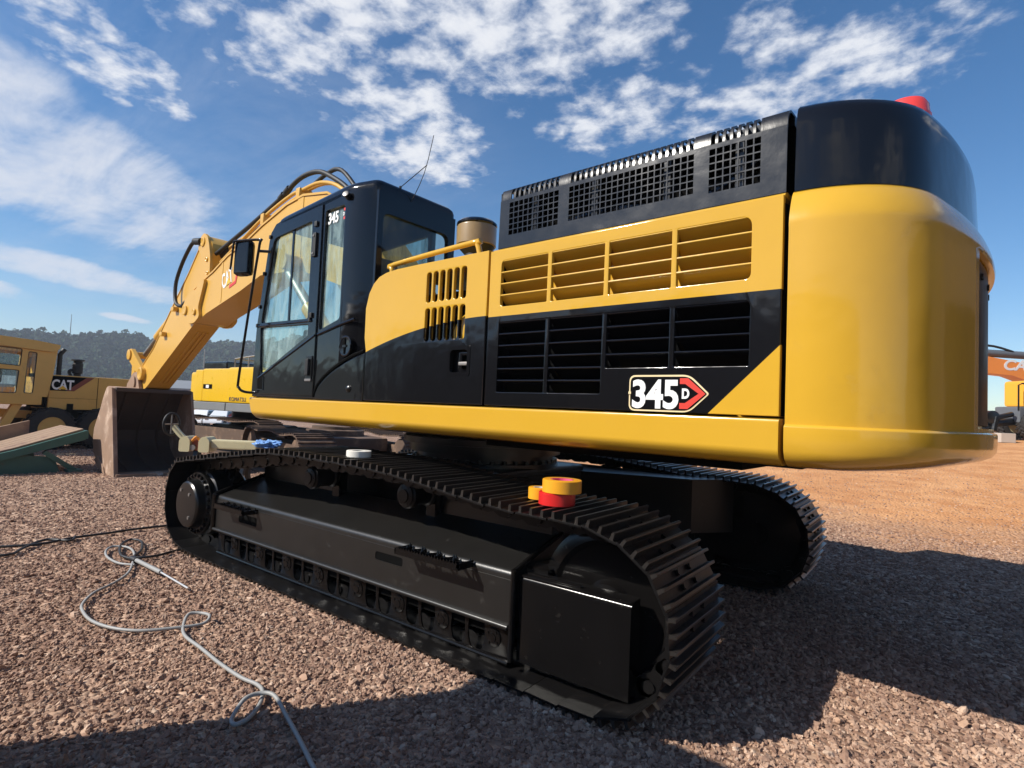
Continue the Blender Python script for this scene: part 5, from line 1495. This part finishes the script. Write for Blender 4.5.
b = MB(); b.tube([(3.05, .2, ez(4.1)), (3.2, .25, ez(3.5)), (3.5, .25, ez(2.9)), (3.6, .25, ez(2.0))], .11, M_rub, 8, 3); b.build('hydraulic_hose', oe)
b = MB(); b.prism([(3.3, ez(2.4)), (3.9, ez(2.2)), (4.1, ez(1.7)), (3.6, ez(1.45)), (2.9, ez(1.55)), (3.1, ez(2.0))], 'y', -.6, .6, M_blkm); b.build('bucket', oe)
b = MB(); b.box(-5.2, -1.4, -1.3, 1.3, 1.0, 2.4, M_co, .12); b.box(-2.6, -1.2, .3, 1.3, 1.0, 2.9, M_blk, .1); b.build('body', oe)
muddy_track(oe, -1.5, -.9, -5.2, -.9, .95); muddy_track(oe, .9, 1.5, -5.2, -.9, .95)

p = at(21, 20.3)
wl = thing('wheel_loader', 'amber and slate grey wheel loader standing under the orange boom', 'loader', p, math.atan2(-RD.y, -RD.x))
HZ = -p[2]
b = MB(); b.box(-2.6, 1.15, -1.0, .0, ez(2.55), ez(3.55), M_cy, .12); b.build('hood', wl)
b = MB(); b.box(-2.6, 1.45, -1.05, .05, ez(1.95), ez(2.55), M_cg, .06); b.text('CASE', .34, Matrix(((-1, 0, 0, .55), (0, 0, 1, .056), (0, 1, 0, ez(2.0)), (0, 0, 0, 1))), M_red, .004, .012, 1.1, shear=.2); b.build('chassis', wl)
b = MB(); b.tube([(1.45, .0, ez(2.4)), (1.45, .0, ez(3.35)), (1.3, .0, ez(3.42)), (.9, .0, ez(3.3))], .03, M_blkm, 6); b.tube([(.9, .02, ez(2.6)), (.6, .02, ez(3.1)), (.5, .02, ez(3.2)), (.2, .02, ez(3.25))], .025, M_blkm, 6); b.build('handrail', wl)
for x in (.9, -1.8):
    for y in (-1.1, -.15): wheel(wl, x, .55, .55, y, .4, M_crm)
b = MB(); b.tube([(1.3, -.3, ez(2.0)), (2.0, -.3, ez(1.9)), (2.6, -.3, ez(1.6))], .14, M_blkm, 8); b.tube([(1.6, -.1, ez(2.25)), (2.2, -.1, ez(2.1)), (2.3, -.1, ez(1.6))], .10, M_blkm, 8); b.lathe((2.3, -.4, ez(2.1)), (0, 1, 0), [(0, .26), (.3, .26), (.34, .2), (.34, 0)], M_blkm, 20); b.build('loader_arm', wl)

M_con = mat('concrete', (.46, .40, .34), .85, var=.12, bump=.2, bscale=14)
q0 = at(25, 10); q1 = at(25, 36)
kb_ = MB(); pts = [at(25, 8+3*k) for k in range(12)]
kb_.loft([[(x, y, z-.3), (x-FD.x*.0, y-FD.y*.0, z+.14), (x+FD.x*1.5, y+FD.y*1.5, z+.14), (x+FD.x*1.5, y+FD.y*1.5, z-.3)] for x, y, z in pts], M_con)
kind(kb_.build('pavement'), 'structure')
bl = MB(); p = at(20.5, 17.9)
bl.box(-.24, .24, -.2, .2, 0, .34, M_con, .02)
tag(bl.build('concrete_block', loc=(p[0], p[1], p[2]), rotz=.5), 'pale concrete block on the ground beside the grey loader', 'block')

# ================================================================ far buildings, light pole, mast
M_roof = mat('pale_roof', (.24, .25, .26), .6, var=.1); M_wallf = mat('far_wall', (.42, .33, .26), .8, var=.15)
for k, (az, dist, ln, h, lab) in enumerate(((-17, 165, 60, 3.4, 'long low shed with pale roof at the foot of the wooded hill'), (-26, 150, 34, 4.2, 'low pale roofed shed behind the stick of the big excavator'))):
    x, y = CAM.x+dist*math.cos(R(az)), CAM.y+dist*math.sin(R(az))
    e = thing('shed', lab, 'building', (x, y, gz(x, y)), R(az-90))
    b = MB(); b.box(-ln/2, ln/2, 0, 10, 0, h, M_wallf); b.build('wall', e)
    b = MB(); b.prism([(-.5, h), (5, h+1.9), (10.5, h), (10.5, h+.25), (5, h+2.2), (-.5, h+.25)], 'x', -ln/2-.5, ln/2+.5, M_roof); b.build('roof', e)
    for j in range(int(ln/6)):
        b = MB(); b.box(-ln/2+2+j*6, -ln/2+4.6+j*6, -.06, .05, 1.2, 3.4, M_dglass); b.build('window', e)
p = at(70, (203-512)/565.5*70)
e = thing('lamp_post', 'tall grey lamp post beyond the yellow excavator', 'lamp post', (p[0], p[1], gz(p[0], p[1])))
b = MB(); b.cyl((0, 0, 0), (0, 0, 8.6), .11, M_steel, .07, 12); b.build('pole', e)
b = MB(); b.tube([(0, 0, 8.5), (.3, .2, 8.9), (1.2, .7, 9.0)], .05, M_steel, 8, 3); b.box(1.0, 1.6, .5, .9, 8.92, 9.04, M_steel, .03); b.build('lamp_head', e)
p = hpos(-14.6, 520)
b = MB(); b.cyl((0, 0, 0), (0, 0, 26), .45, M_cg, .15, 8)
for z in range(4, 26, 3): b.cyl((-.7, 0, z), (.7, 0, z), .12, M_cg, seg=6)
tag(b.build('radio_mast', loc=tuple(p)), 'thin radio mast on the crest of the wooded hill', 'mast')

# ================================================================ cabin added out of view to shade the foreground
e = thing('shadow_caster_cabin', 'grey cabin on skids, added out of view to shade the foreground', 'cabin', (-.35, 5.6, 0), R(0))
M_cab = mat('cabin_grey', (.25, .26, .27), .5, var=.1)
b = MB(); b.box(-1.0, .75, -.9, 1.6, .12, 2.75, M_cab, .02)
for k in range(14): b.box(-.98+k*.125, -.93+k*.125, -.93, -.9, .2, 2.65, M_cab)
b.build('wall', e)
b = MB(); b.box(-1.08, .83, -1.0, 1.7, 2.75, 2.86, M_cab, .02); b.build('roof', e)
for x in (-.8, .55):
    b = MB(); b.box(x-.07, x+.07, -.95, 1.65, 0, .12, M_blkm); b.build('skid', e)

# brown building added out of view to darken the reflection in the tail
e = thing('added_workshop', 'brown corrugated building added out of view behind the machine for its tail to mirror', 'building', (-7.2, -14.2, 0), R(122))
M_wk = mat('brown_cladding', (.055, .034, .022), .6, var=.2)
b = MB(); b.box(0, 20, 0, 9, -.2, 6.0, M_wk)
for k in range(66): b.box(.1+k*.3, .2+k*.3, -.05, 0, .0, 5.95, M_wk)
b.build('wall', e)
b = MB(); b.prism([(-.4, 6.0), (4.5, 7.6), (9.4, 6.0), (9.4, 6.15), (4.5, 7.75), (-.4, 6.15)], 'x', -.4, 20.4, M_cg); b.build('roof', e)
for k in range(2):
    b = MB(); b.box(4+k*9, 7.6+k*9, -.10, -.06, -.1, 4.2, M_dark); b.build('door', e)

# long dark building added behind the camera to darken the side panel reflections
e = thing('added_warehouse', 'long dark building added unseen behind the camera for the side panels to mirror', 'building', (-22, 27, 0), 0)
b = MB(); b.box(0, 62, 0, 12, -.2, 6.5, M_wk)
for k in range(15): b.box(1+k*4, 1.25+k*4, -.12, 0, 0, 6.45, M_cg)
b.build('wall', e)
b = MB(); b.prism([(-.5, 6.5), (6, 8.4), (12.5, 6.5), (12.5, 6.7), (6, 8.6), (-.5, 6.7)], 'x', -.5, 62.5, M_cg); b.build('roof', e)
for k in range(5):
    b = MB(); b.box(3+k*12, 7.5+k*12, -.16, -.125, 0, 4.6, M_dark); b.build('door', e)

# ---- the air of the yard, faintly hazy over a few hundred metres
HAZE = 0.0006
b = MB(); b.box(-120, 760, -560, 120, -4, 68, M_dark); hz = b.build('haze', wn=False)
hm = bpy.data.materials.new('haze_air'); hm.use_nodes = True; t = NT(hm.node_tree); t.n.clear()
pv = t.new('ShaderNodeVolumePrincipled'); pv.inputs['Color'].default_value = (.80, .88, 1.0, 1); pv.inputs['Density'].default_value = HAZE; pv.inputs['Anisotropy'].default_value = 0.0
oo = t.new('ShaderNodeOutputMaterial'); t.l.new(pv.outputs[0], oo.inputs['Volume'])
hz.data.materials.clear(); hz.data.materials.append(hm); kind(hz, 'stuff')
